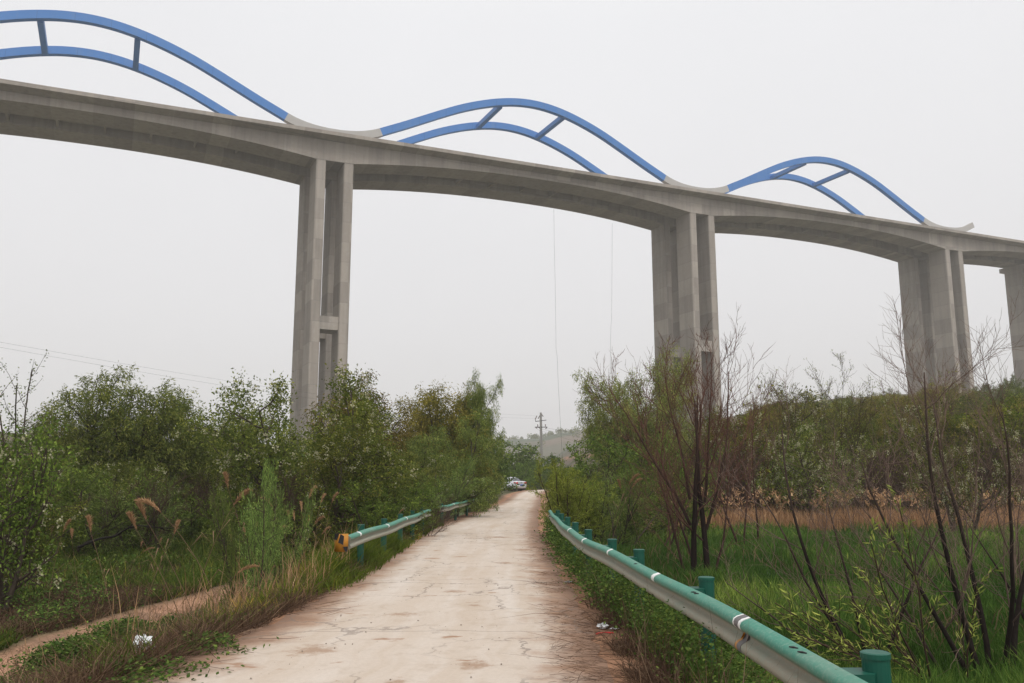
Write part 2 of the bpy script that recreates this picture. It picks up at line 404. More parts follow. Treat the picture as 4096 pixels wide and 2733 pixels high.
def build_ground():
    ys = np.concatenate([np.arange(-60, -8, 4), np.arange(-8, 50, .25), np.arange(50, 150, 1.2), np.arange(150, 1205, 7.5)])
    sx = np.linspace(-6.1, 6.1, 321); xs = 3.1 * np.sinh(sx) - 1.5
    X, Y = np.meshgrid(xs, ys)
    Z = gz(X, Y)
    V = np.stack([X, Y, Z], -1).reshape(-1, 3)
    ny, nx = X.shape
    i = np.arange(ny - 1)[:, None] * nx; j = np.arange(nx - 1)[None]
    F = np.stack([i + j, i + j + 1, i + nx + j + 1, i + nx + j], -1).reshape(-1, 4)
    me = mesh_raw('ground', V, {4: F}, M['ground'], True)
    dl = edgeL(Y) - X; dr = X - edgeR(Y)
    n1 = fnoise(X, Y, 2.2); n2 = fnoise(X + 90, Y, .8); n3 = fnoise(X, Y + 60, 14)
    c = np.zeros(X.shape + (3,))
    def lay(m, col):
        nonlocal c
        m = np.clip(m, 0, 1)[..., None]; c[:] = c * (1 - m) + np.array(col) * m
    lay(np.ones_like(X), (.10, .085, .05))
    lay(sstep(.5, .62, n1), (.13, .082, .055))
    lay(sstep(.4, .55, n3) * .8, (.055, .075, .028))
    fld = sstep(1.0, 1.8, dr) * sstep(2, 4, Y) * (1 - sstep(39, 42, Y))
    lay(fld, (.03, .065, .016))
    lay(fld * sstep(.52, .66, n1) * .5, (.07, .06, .03))
    rdb = sstep(1.2, 3, dr) * sstep(39, 41, Y) * (1 - sstep(48, 54, Y)); lay(rdb, (.22, .125, .065))
    hl = sstep(47, 54, Y) * sstep(3, 9, dr); lay(hl, (.055, .042, .026))
    ver = np.maximum((1 - sstep(.55, 1.3, dl + (n2 - .5) * .8)) * (dl > -.3), (1 - sstep(.6, 1.2, dr + (n2 - .5) * .6)) * (dr > -.3))
    lay(ver, (.32, .175, .105)); lay(ver * sstep(.5, .66, n2) * .7, (.15, .09, .06))
    pth = np.exp(-((X - PATHX(Y) + .12) / .60) ** 6) * sstep(4, 7, Y) * (1 - sstep(19, 23, Y)); lay(pth * 1.1, (.34, .195, .125)); lay(pth * sstep(.45, .6, n2) * .6, (.17, .11, .075))
    far = sstep(60, 120, Y) * (1 - ver)
    lay(far, (.075, .078, .038)); lay(far * sstep(.45, .6, fnoise(X, Y, 22)), (.13, .10, .07))
    fh = sstep(300, 380, Y)
    lay(fh, (.095, .09, .062)); lay(fh * sstep(.5, .62, fnoise(X, Y, 60)) * .8, (.14, .105, .078)); lay(fh * sstep(.5, .58, fnoise(X + 500, Y, 45)), (.055, .07, .04))
    a = me.attributes.new('gcol', 'FLOAT_COLOR', 'POINT')
    a.data.foreach_set('color', np.concatenate([c.reshape(-1, 3), np.ones((c.size // 3, 1))], 1).astype(np.float32).ravel())
    o = link('ground', me); tag(o, 'rough soil and hillsides on both sides of the road', kind='structure')

def build_road():
    ys = np.concatenate([np.arange(-8, 40, .25), np.arange(40, 130.1, .75)])
    us = np.linspace(-1, 1, 25)
    Y = ys[:, None] + 0 * us[None]
    jl = (fnoise(ys * 3, ys * 0, 1.0) - .5) * .28; jr = (fnoise(ys * 3, ys * 0 + 40, 1.0) - .5) * .22
    L = edgeL(ys) - .35 + jl; R = edgeR(ys) + .3 + jr
    X = (L[:, None] + R[:, None]) / 2 + us[None] * (R - L)[:, None] / 2
    Z = zroad(Y) + .004 + .02 * (1 - us[None] ** 2)
    V = np.stack([X, Y, Z], -1).reshape(-1, 3); ny, nx = X.shape
    i = np.arange(ny - 1)[:, None] * nx; j = np.arange(nx - 1)[None]
    F = np.stack([i + j, i + j + 1, i + nx + j + 1, i + nx + j], -1).reshape(-1, 4)
    me = mesh_raw('road', V, {4: F}, M['road'], True)
    ed = np.minimum(X - L[:, None], R[:, None] - X)
    rc = np.stack([X - (L + R)[:, None] / 2, Y, ed], -1)
    a = me.attributes.new('rc', 'FLOAT_VECTOR', 'POINT'); a.data.foreach_set('vector', rc.astype(np.float32).ravel())
    tag(link('road', me), 'narrow dusty concrete lane running to the bend', kind='structure')
build_ground(); build_road()

# ------------------------------------------------------------------ viaduct (local axes: x along the bridge, y across, z above the pier tops)
AZ, SLOPE = rad(64.648), .01818
BO = np.array([-38.84, 176.87, 69.60 + EYE])
bridge = empty('viaduct', BO, math.pi / 2 - AZ)
tag(bridge, 'tall grey concrete viaduct with blue wave arches, striding across the valley behind the trees', 'bridge')
def soffit(t):
    t = np.asarray(t, float)
    m = np.where(t < 0, -50, np.where(t < 100, 50, np.where(t < 204, 150, 250)))
    d = np.abs(t - m)
    z = 2.95 * (1 - np.clip(d / 46, 0, 1) ** 2.2)
    z = np.where(t > 250, 2.95, z)
    return np.where(t < -96, 0, z)
TS = np.unique(np.concatenate([np.arange(-100, 300.1, 1.0)]))
for v0 in (0.0, 11.86):
    mb = MB(); rings = []
    for t in TS:
        b = soffit(t) + SLOPE * t; tp = 4.75 + SLOPE * t
        rings.append([(t, v0, b), (t, v0 + 6.5, b), (t, v0 + 6.5, tp), (t, v0, tp)])
    mb.loft(rings); mb.build('box_girder', M['concrete'], bridge)
mb = MB(); rings = []
for t in TS[::2]:
    z = SLOPE * t
    rings.append([(t, -2.35, 4.98 + z), (t, -.06, 4.55 + z), (t, 0, 4.7551 + z), (t, 6.5, 4.7551 + z), (t, 7.4, 4.95 + z), (t, 10.9, 4.95 + z), (t, 11.86, 4.7551 + z),
                  (t, 18.36, 4.7551 + z), (t, 18.42, 4.55 + z), (t, 20.75, 4.98 + z), (t, 20.75, 5.26 + z), (t, -2.35, 5.26 + z)])
mb.loft(rings); mb.build('deck_slab', M['concrete'], bridge)
for vv in (-2.49, 20.44):
    mb = MB(); rings = []
    for t in TS[::2]:
        z = SLOPE * t
        rings.append([(t, vv, 5.02 + z), (t, vv + .137, 5.02 + z), (t, vv + .137, 5.262 + z), (t, vv + .45, 5.262 + z), (t, vv + .32, 5.84 + z), (t, vv, 5.84 + z)] if vv < 0 else
                     [(t, vv, 5.262 + z), (t, vv + .313, 5.262 + z), (t, vv + .313, 5.02 + z), (t, vv + .45, 5.02 + z), (t, vv + .45, 5.84 + z), (t, vv + .13, 5.84 + z)])
    mb.loft(rings); mb.build('parapet', M['concrete'], bridge)
for k, t in enumerate(np.arange(-90, 250, 8.8)):
    s = float(soffit(t))
    if min(abs(t - q) for q in (-100, 0, 100, 200)) < 5: continue
    mb = MB(); zt = 4.9; zb = max(s + .5, 3.1)
    mb.box((t, 9.18, (zt + zb) / 2 + SLOPE * t), (.45, 5.36, zt - zb)); mb.build('cross_beam', M['concrete'], bridge)

def pier(t, height, beam_h):
    p = empty('pier', (t, 0, SLOPE * t), 0, bridge)
    for v0, v1 in ((.06, 6.44), (11.92, 18.30)):
        for a, b in ((-4.14, -2.0), (2.0, 4.14)):
            mb = MB(); c = .18
            pts = [(a + c, v0), (b - c, v0), (b, v0 + c), (b, v1 - c), (b - c, v1), (a + c, v1), (a, v1 - c), (a, v0 + c)]
            top = float(soffit(t))
            mb.loft([[(x, y, top - height) for x, y in pts], [(x, y, top + .05) for x, y in pts]])
            mb.build('pier_column', M['concrete'], p)
        if beam_h:
            mb = MB(); mb.box((0, (v0 + v1) / 2, -beam_h - 1.45), (3.996, 5.4, 2.9)); mb.build('tie_beam', M['concrete'], p)
    # the short block of girder between the twin walls has its own diaphragm
pier(0, 74, 34.6); pier(100, 68, 34.6); pier(200, 54, None)
p4 = empty('pier', (255, 0, SLOPE * 255), 0, bridge)
for v0, v1 in ((.2, 6.3), (12.06, 18.36)):
    mb = MB(); mb.loft([[(-3.8, v0, z), (3.8, v0, z), (3.8, v1, z), (-3.8, v1, z)] for z in (-50, .9)]); mb.build('pier_column', M['concrete'], p4)
mb = MB(); mb.loft([[(-3.81, -.2, .85), (3.81, -.2, .85), (3.81, 18.4, .85), (-3.81, 18.4, .85)],
                    [(-3.82, -2.0, 1.35), (3.82, -2.0, 1.35), (3.82, 20.2, 1.35), (-3.82, 20.2, 1.35)],
                    [(-3.82, -2.0, 2.9), (3.82, -2.0, 2.9), (3.82, 20.2, 2.9), (-3.82, 20.2, 2.9)]])
mb.build('pier_cap', M['concrete'], p4)

RT = [0, 3, 6, 9, 12, 16, 20, 25, 30, 35, 40, 45, 50]
RH = [8.2, 8.32, 8.75, 9.6, 10.95, 12.8, 14.75, 17.2, 19.5, 21.4, 22.9, 23.9, 24.25]
def smooth_interp(x, xs, ys):
    xs = np.array(xs, float); ys = np.array(ys, float)
    d = np.gradient(ys, xs); d[0] = 0; d[-1] = 0
    i = np.clip(np.searchsorted(xs, x) - 1, 0, len(xs) - 2)
    h = xs[i + 1] - xs[i]; s = (x - xs[i]) / h
    return ((1 + 2 * s) * (1 - s) ** 2 * ys[i] + s * (1 - s) ** 2 * h * d[i] + s * s * (3 - 2 * s) * ys[i + 1] + s * s * (s - 1) * h * d[i + 1])
def rib_top(t):
    m = np.mod(np.asarray(t, float), 100); m = np.where(m > 50, 100 - m, m)
    return smooth_interp(m, RT, RH)
def rib_part(name, mat, t0, t1, v, w=1.25, d=1.75):
    ts = np.linspace(t0, t1, int(abs(t1 - t0) / 1.25) + 2)
    h = rib_top(ts); sl = (rib_top(ts + .05) - rib_top(ts - .05)) / .1
    nx = sl / np.hypot(1, sl); nz = -1 / np.hypot(1, sl)
    rings = []
    for t, hh, a, b in zip(ts, h, nx, nz):
        z = hh + SLOPE * t; c = .0
        rings.append([(t, v - w / 2, z), (t, v + w / 2, z), (t + a * d, v + w / 2, z + b * d), (t + a * d, v - w / 2, z + b * d)])
    mb = MB(); mb.loft(rings); return mb.build(name, mat, bridge)
for k in (-1, 0, 1):
    for v in (2.3, 17.75):
        rib_part('arch_rib', M['blue'], 100 * k + 10.3, 100 * k + 89.7, v)
    for s in (-1, 1):
        t = 100 * k + 50 + s * 8.8
        mb = MB(); mb.box((t, 10.03, 21.75 + SLOPE * t), (1.15, 14.19, 1.15)); mb.build('arch_brace', M['blue'], bridge)
for k in (0, 1, 2):
    for v in (2.3, 17.75):
        a, b = 100 * k - 10.3, 100 * k + (10.3 if k < 2 else 12.6)
        o = rib_part('arch_saddle', M['saddle'], a, b, v, 1.31, 1.8)
        mb = MB(); mb.box((100 * k, v, 5.9 + SLOPE * 100 * k), (11, 1.2, 2.0)); mb.build('pedestal', M['saddle'], o)

# hanging cables under the middle span
def hanging(name, pts, label, r=.026):
    mb = MB(); mb.tube(pts, r, 5); o = mb.build(name, M['wire']); tag(o, label, 'cable'); return o
pA = at(1271, 479, 219.5); pB = at(1292, 1050, 219.5)
pts = [at(1271, 479, 219.5), at(1272, 560, 219.5), at(1274, 650, 219.5), at(1275.5, 740, 219.5), at(1276, 800, 219.5), at(1279, 822, 219.5), at(1281, 880, 219.5), at(1286, 970, 219.5), at(1291, 1060, 219.5)]
hanging('hanging_cable', pts, 'thin dark cable hanging from the bridge to the valley floor beside the twin poles')
pts = [at(1405, 513, 226), at(1404.5, 600, 226), at(1404, 700, 226), at(1403.5, 738, 226), at(1402, 748, 226), at(1401, 800, 226), at(1400, 870, 226), at(1398, 960, 226)]
hanging('hanging_cable', pts, 'thin dark cable hanging from the bridge down behind the round green willow')

# ------------------------------------------------------------------ twin power pole
PY = 160.0
pb = at(1243, 1000, PY); pz = float(gz(pb[0], PY)); ptop = float(at(1243, 947, PY)[2])
pole = empty('utility_pole', (pb[0], PY, pz))
tag(pole, 'twin concrete power pole with two crossarms above the poplar thicket', 'utility pole')
H = ptop - pz
for dx, dy, tx in ((-.22, 0, -.08), (.24, .3, -.2)):
    mb = MB(); mb.tube([(dx, dy, -.6), (dx * .8 + tx * .5, dy, H * .5), (dx * .55 + tx, dy, H)], [.19, .155, .12], 10, True)
    mb.build('pole', M['dark_conc'], pole, True)
mb = MB(); mb.box((-.12, .1, H - 1.55), (2.1, .12, .12), Matrix.Rotation(rad(-7), 3, 'Y')); mb.tube([(-1.1, .1, H - 1.7), (-1.16, .1, H - 1.1)], .05, 5); mb.build('crossarm', M['steel'], pole)
mb = MB(); mb.box((-.1, .1, H - 2.75), (2.35, .14, .14)); mb.build('crossarm', M['steel'], pole)
for x, z, L_, t in ((-1.12, H - 2.85, .34, 1.2), (-.55, H - 2.8, .3, 1.0), (1.05, H - 2.85, .4, -1.0), (-.72, H - 2.65, -.45, 0), (.72, H - 2.65, -.45, 0), (-.85, H - .6, .75, -.5), (-.3, H - .55, .7, -.5), (.05, H - .35, .5, .6)):
    mb = MB(); a = np.array([x, .1, z]); b = a + np.array([math.sin(t) * L_, 0, -math.cos(t) * L_])
    n_ = 9; P = [a + (b - a) * i / n_ for i in range(n_ + 1)]
    mb.tube(P, [.05 if i % 2 else .10 for i in range(n_ + 1)], 7, True); mb.build('insulator', M['insul'], pole, True)
def wire(P0, P1, sag, label, n=24, r=.007):
    P0, P1 = np.array(P0), np.array(P1); s = np.linspace(0, 1, n)
    P = P0 + (P1 - P0) * s[:, None]; P[:, 2] -= sag * 4 * s * (1 - s)
    mb = MB(); mb.tube(P, r, 4); o = mb.build('power_line', M['wire'])
    tag(o, label, 'wire', 'power lines on the twin pole'); return o
w0 = np.array([pb[0] - .9, PY, ptop - .6])
wire(w0, at(-300, 730, 58), 1.3, 'upper of two faint power lines running left from the twin pole across the sky')
wire(w0 + [.1, .4, -.5], at(-300, 741, 58), 1.5, 'lower of two faint power lines running left from the twin pole across the sky')
w1 = np.array([pb[0] + .9, PY + .2, ptop - 2.9])
wire(w1, (70, 330, 24), 3.0, 'uppermost power line sloping right from the twin pole across the hazy hill', r=.014)
wire(w1 + [-.7, .2, -.2], (66, 330, 21), 3.4, 'middle power line sloping right from the twin pole across the hazy hill', r=.014)
wire(w1 + [-1.7, .2, -.3], (62, 330, 18), 3.6, 'lowest power line sloping right from the twin pole across the hazy hill', r=.014)

# ------------------------------------------------------------------ parked car
def build_car():
    b = at(1163, 1127, 92); z = float(zroad(92)) + .01
    car = empty('parked_car', (b[0], 92, z), rad(42))
    tag(car, 'silver saloon car parked half behind a green bush by the bend', 'car')
    # local axes: +y forward, x to the right; the rear end faces -y
    def ring(y, w, z0, z1, r=.12, tumble=.06):
        return [(-w + r * .5, y, z0), (w - r * .5, y, z0), (w, y, z0 + r), (w, y, z0 + .5 * (z1 - z0)), (w - tumble, y, z1 - r * .4), (w - tumble - r, y, z1),
                (-w + tumble + r, y, z1), (-w + tumble, y, z1 - r * .4), (-w, y, z0 + .5 * (z1 - z0)), (-w, y, z0 + r)]
    mb = MB(); mb.loft([ring(-2.28, .70, .42, .93), ring(-2.22, .82, .28, 1.0), ring(-1.9, .87, .22, 1.03), ring(-1.0, .88, .2, .98), ring(.5, .88, .2, .96), ring(1.3, .87, .22, .93), ring(1.95, .83, .25, .80), ring(2.25, .70, .34, .66)])
    body = mb.build('body', M['car'], car, True)
    mb = MB(); cr = []
    for y, w, z1 in ((-1.72, .66, 1.0), (-1.15, .62, 1.33), (-.6, .60, 1.45), (.1, .60, 1.47), (.6, .62, 1.38), (1.25, .68, .94)):
        cr.append([(-w - .10 * (z1 > 1.1), y, .93), (w + .10 * (z1 > 1.1), y, .93), (w, y, z1 - .04), (w - .12, y, z1), (-w + .12, y, z1), (-w, y, z1 - .04)])
    mb.loft(cr); mb.build('roof', M['car'], car, True)
    mb = MB(); mb.add([(-.58, -1.70, 1.035), (.58, -1.70, 1.035), (.50, -1.10, 1.365), (-.50, -1.10, 1.365)], [[0, 1, 2, 3]]); 
    mb.build('rear_window', M['glass'], car)
    for s in (-1, 1):
        mb = MB(); mb.add([(s * .725, -1.2, 1.0), (s * .725, -.1, 1.0), (s * .625, -.15, 1.41), (s * .64, -.75, 1.38)], [[0, 1, 2, 3]]); mb.build('side_window', M['glass'], car)
        mb = MB(); mb.add([(s * .725, -.02, 1.0), (s * .725, .95, 1.0), (s * .64, .45, 1.38), (s * .625, -.07, 1.41)], [[0, 1, 2, 3]]); mb.build('side_window', M['glass'], car)
        mb = MB(); mb.box((s * .60, -2.24, .84), (.30, .1, .17)); mb.box((s * .74, -2.12, .85), (.17, .2, .16)); mb.build('tail_light', M['red'], car)
        for y in (-1.4, 1.4):
            mb = MB(); a = np.linspace(0, 2 * np.pi, 25)[:-1]
            rr = [[(s * x, y + r * math.cos(q), .31 + r * math.sin(q)) for q in a] for x, r in ((.66, .2), (.66, .29), (.70, .315), (.84, .315), (.885, .29), (.885, .2))]
            mb.loft(rr); w = mb.build('wheel', M['tyre'], car, True)
            mb = MB(); mb.loft([[(s * x, y + r * math.cos(q), .31 + r * math.sin(q)) for q in a] for x, r in ((.84, .2), (.893, .19), (.895, .05))]); mb.build('rim', M['rim'], w)
    mb = MB(); mb.loft([[(x * .86, -2.24 + abs(x) ** 4 * .18 - d, zz) for x in np.linspace(-1, 1, 9)] + [(x * .86, -2.0, zz) for x in (1, -1)] for zz, d in ((.26, .0), (.36, .1), (.56, .12), (.64, .05))])
    mb.build('bumper', M['car'], car, True)
    mb = MB(); mb.box((0, -2.37, .60), (.46, .03, .15)); mb.build('number_plate', M['plate_blue'], car)
    mb = MB(); mb.tube([(.06 * math.cos(q), -2.31, .86 + .06 * math.sin(q)) for q in np.linspace(0, 6.283, 13)], .012, 5); mb.build('badge', M['steel'], car)
    mb = MB(); mb.box((0, -2.1, .23), (1.5, .3, .1)); mb.build('underside', M['black'], car)
build_car()

# ------------------------------------------------------------------ guardrails
PROF = [(.0, .31), (.014, .306), (.05, .294), (.074, .276), (.083, .25), (.08, .225), (.064, .206), (.03, .186), (.012, .172), (.008, .155), (.012, .138), (.03, .124),
        (.064, .104), (.08, .085), (.083, .06), (.074, .034), (.05, .016), (.014, .004), (0, 0)]
PROF = [(a * .85, b * .74) for a, b in PROF]; HB = .31 * .74
PROF = PROF + [(a - .005, b) for a, b in PROF[::-1]]
def sweep_beam(path, side, base=.53, prof=PROF, y0=None, lift=0):
    """path: (x, y) points; side: +1 road lies at +x of the beam, -1 at -x"""
    P = np.array(path, float)
    d = np.concatenate([[0], np.cumsum(np.linalg.norm(np.diff(P, axis=0), axis=1))])
    s = np.linspace(0, d[-1], int(d[-1] / .18) + 2)
    from_ = lambda k: smooth_interp(s, d, P[:, k])
    x, y = np.interp(s, d, P[:, 0]), np.interp(s, d, P[:, 1])
    k = 9
    pad = lambda a: np.convolve(np.concatenate([2 * a[0] - a[1:k // 2 + 1][::-1], a, 2 * a[-1] - a[-k // 2:-1][::-1]]), np.ones(k) / k, 'valid')
    x, y = pad(x), pad(y)
    n = min(len(x), len(y)); x, y = x[:n], y[:n]
    tx, ty = np.gradient(x), np.gradient(y); L = np.hypot(tx, ty); nx, ny = ty / L * side, -tx / L * side
    z = base + zroad(y) + .012 * np.sin(y * 1.3) + lift
    return x, y, z, nx, ny
def make_beam(x, y, z, nx, ny, prof, i0=0, i1=None, off=0.0):
    mb = MB(); sl = slice(i0, i1)
    rings = [[(X + a_ * NX + off * NX, Yy + a_ * NY + off * NY, Z + b_) for a_, b_ in prof] for X, Yy, Z, NX, NY in zip(x[sl], y[sl], z[sl], nx[sl], ny[sl])]
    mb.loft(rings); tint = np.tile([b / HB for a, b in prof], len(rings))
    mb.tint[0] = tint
    return mb
def post(par, x, y, nx, ny, ztop, zbase=-1.2, gap=.17):
    px, py = x - nx * gap, y - ny * gap
    mb = MB(); a = np.linspace(0, 2 * np.pi, 21)[:-1]; r = .062
    mb.loft([[(px + q * math.cos(t), py + q * math.sin(t), z) for t in a] for z, q in ((zbase, r), (ztop - .028, r), (ztop - .027, r + .005), (ztop - .004, r + .005), (ztop, r - .004))])
    p = mb.build('post', M['post'], par)
    mb = MB()                                                      # hexagonal spacer block between post and beam
    c0 = (x - nx * (gap * .45), y - ny * (gap * .45)); ex = (nx, ny); ey = (-ny, nx)
    hexa = [(-.10, 0), (-.05, .075), (.045, .075), (.072, .03), (.072, -.03), (.045, -.075), (-.05, -.075)]
    mb.loft([[(c0[0] + ex[0] * u + ey[0] * v, c0[1] + ex[1] * u + ey[1] * v, z) for u, v in hexa] for z in (ztop - .30, ztop - .085)])
    mb.build('spacer', M['post'], p)
    return p
BAND = [(a + .0035, b + (.0035 if b > .11 else -.0035)) for a, b in PROF[:19]]
BAND = BAND + [(a - .003, b) for a, b in BAND[::-1]]

# right hand rail
R_PATH = [(1.62, -2.0), (1.58, 1), (1.53, 3.76), (1.47, 5.5), (1.43, 7), (1.38, 8.5), (1.30, 10), (1.19, 11.9), (1.09, 14.25), (1.06, 16.8), (1.09, 21.9), (1.16, 26)]
gr = empty('guardrail', (0, 0, 0)); tag(gr, 'long green crash barrier curving along the right verge of the lane', 'guardrail', 'green crash barriers')
x, y, z, nx, ny = sweep_beam(R_PATH, -1)
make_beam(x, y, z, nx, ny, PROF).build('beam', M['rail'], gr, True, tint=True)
for py, top in ((1.0, .80), (4.02, .82), (7.12, .83), (9.96, .83), (11.89, .83), (14.25, .82), (16.84, .82), (19.4, .82), (22.0, .8), (24.6, .8)):
    i = int(np.argmin(abs(y - py))); post(gr, x[i], y[i], nx[i], ny[i], top + float(zroad(py)))
def band_at(par, x, y, z, nx, ny, Y, w, grey=False):
    j = np.argsort(abs(y - Y))[0]; t = np.array([-ny[j], nx[j]]);
    if t[1] < 0: t = -t
    def seg(d0, d1, name, mat, zb=0, prof=BAND):
        ys = [d0, (d0 + d1) / 2, d1]
        xx = np.interp([Y + q for q in ys], y, x); yy = np.array([Y + q for q in ys]); zz = np.interp(yy, y, z)
        nxx = np.interp(yy, y, nx); nyy = np.interp(yy, y, ny)
        make_beam(xx, yy, zz, nxx, nyy, prof).build(name, mat, par, True)
    half = BAND[:8] + [(a - .003, b) for a, b in BAND[:8][::-1]]
    seg(-w, w, 'reflective_band', M['white_tape'], prof=half)
    if grey:
        g2 = [(a + .002, b + .002) for a, b in half[:8]]; g2 = g2 + [(a - .003, b) for a, b in g2[::-1]]
        seg(-w * .5, w * .55, 'reflective_band', M['grey_tape'], prof=g2)
        lo = [(a + .004, b) for a, b in PROF[8:17]]; lo = lo + [(a - .003, b) for a, b in lo[::-1]]
        seg(-w * .9, w * .1, 'reflective_band', M['grey_tape'], prof=lo); seg(w * .1, w * .55, 'reflective_band', M['yellow'], prof=lo)
for Y, w, gflag in ((5.5, .075, True), (8.2, .055, False), (10.8, .04, False), (13.2, .05, False), (15.6, .05, False)):
    band_at(gr, x, y, z, nx, ny, Y, w, gflag)
for Y in (4.6, 4.48, 6.75, 6.66, 9.2):                              # bolt slots and dents along the crown of the beam
    i = int(np.argmin(abs(y - Y))); mb = MB()
    yy = [Y - .035, Y, Y + .035]; xx = np.interp(yy, y, x)
    mb.tube([(xx[q] + nx[i] * (.026 + .010 * q), yy[q], np.interp(yy[q], y, z) + .225 - .003 * q) for q in range(3)], [.003, .007, .003], 5); mb.build('bolt_slot', M['black'], gr)

# left hand rails
def left_rail(path, label, posts, bands, end=False):
    o = empty('guardrail', (0, 0, 0)); tag(o, label, 'guardrail', 'green crash barriers')
    x, y, z, nx, ny = sweep_beam(path, 1)
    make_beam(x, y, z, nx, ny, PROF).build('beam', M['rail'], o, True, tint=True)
    for py, top in posts:
        i = int(np.argmin(abs(y - py))); post(o, x[i], y[i], nx[i], ny[i], top + float(zroad(py)))
    for Y in bands: band_at(o, x, y, z, nx, ny, Y, .05)
    return o, x, y, z, nx, ny
lr, x, y, z, nx, ny = left_rail([(-2.66, 13.9), (-2.60, 16), (-2.58, 20), (-2.6, 24), (-2.62, 27.2)], 'nearer green crash barrier on the left verge with a black and orange end', [(15.9, .83), (18.6, .82), (21.3, .82), (24.0, .82), (26.7, .82)], [14.7, 17.7, 20.7])
# curled end piece with chevrons
mb = MB(); a = np.linspace(0, 1, 12)
path = np.stack([-2.66 + .03 - .21 * a, 13.9 - .09 * np.sin(a * np.pi * .9) - .02 * a], 1)
tx, ty = np.gradient(path[:, 0]), np.gradient(path[:, 1]); L = np.hypot(tx, ty)
rings = [[(p[0] + q * b / l, p[1] - q * a_ / l, zz) for q, zz in ((0, .50), (0, .78), (.012, .78), (.012, .50))] for p, a_, b, l in zip(path, tx, ty, L)]
mb.loft(rings); endp = mb.build('end_piece', M['yellow'], lr, True)
def chev(pts):
    mb = MB(); V = []
    for u, zz in pts:
        q = np.clip(u, 0, 1) * 11; i = int(min(q, 10)); f_ = q - i
        p = path[i] * (1 - f_) + path[i + 1] * f_
        V.append((p[0], p[1] - .022, zz))
    n_ = len(V); mb.add(V + [(v[0], v[1] + .012, v[2]) for v in V], [[0, 1, 2, 3], [7, 6, 5, 4], [0, 4, 5, 1], [1, 5, 6, 2], [2, 6, 7, 3], [3, 7, 4, 0]])
    mb.build('chevron', M['black'], endp)
chev([(.60, .782), (.99, .782), (.99, .69), (.78, .69)]); chev([(.26, .745), (.50, .782), (.66, .65), (.30, .61)]); chev([(.02, .58), (.30, .58), (.16, .502), (.02, .502)])
left_rail([(-2.55, 29.6), (-2.35, 34), (-2.0, 41), (-1.75, 46), (-1.55, 49.5)], 'farther green crash barrier on the left verge, half sunk in dry weeds', [(32, .82), (36.5, .82), (41, .82), (45.5, .82)], [34, 40])

# ------------------------------------------------------------------ litter by the road
def crumple(name, c, size, mat, seed, label, cat, flat=.6):
    r = np.random.default_rng(seed)
    nu, nv = 22, 14; V = []
    ph = r.random(9) * 6.28
    for j in range(nv + 1):
        th = np.pi * j / nv
        for i in range(nu):
            a = 2 * np.pi * i / nu
            k = 1 + .22 * math.sin(3 * a + ph[0] + 2 * th) + .18 * math.sin(5 * a - 3 * th + ph[1]) + .14 * math.sin(7 * th + ph[2] + a) + .05 * r.normal()
            V.append((size[0] * k * math.sin(th) * math.cos(a), size[1] * k * math.sin(th) * math.sin(a), size[2] * (k * math.cos(th) * flat + flat * .85)))
    F = [[j * nu + i, j * nu + (i + 1) % nu, (j + 1) * nu + (i + 1) % nu, (j + 1) * nu + i] for j in range(nv) for i in range(nu)]
    mb = MB(); mb.add(V, F); o = mb.build(name, mat, None, False, loc=c); tag(o, label, cat); return o
def onground(xd, yd, z=0.0):
    d = ray(xd, yd); k = (z - EYE) / d[2]; p = d * k; return (p[0], p[1], float(gz(p[0], p[1])))
c = onground(323, 1548, -.18); crumple('plastic_bag', (c[0], c[1], c[2] + .10), (.085, .07, .095), M['plastic'], 1, 'crumpled white plastic bag lying in the weeds at the bottom left', 'bag', .75)
c = onground(1384, 1442, 0); crumple('plastic_bottle', (c[0], c[1], c[2] + .01), (.055, .05, .045), M['plastic'], 2, 'crushed white bottle lying on the dirt verge beside the red strip', 'bottle')
c = onground(1410, 1443, 0); crumple('paper_scrap', (c[0], c[1], c[2] + .005), (.04, .03, .02), M['plastic'], 3, 'small white paper scrap lying just right of the crushed bottle', 'litter')
c = onground(1305, 1337, 0); crumple('paper_scrap', (c[0], c[1], c[2] + .01), (.05, .03, .02), M['plastic'], 4, 'small flat white scrap lying alone on the verge farther up the lane', 'litter')
c = onground(1386, 1457, 0); mb = MB(); mb.tube([(-.085, -.012, .018), (-.03, .0, .022), (.0, .012, .03), (.07, .02, .022), (.10, .03, .02)], [.011, .012, .006, .011, .009], 6, True)
tag(mb.build('plastic_strip', M['red_plastic'], None, True, loc=(c[0], c[1], c[2] + .004)), 'bent bright red plastic strip lying on the right verge', 'litter')

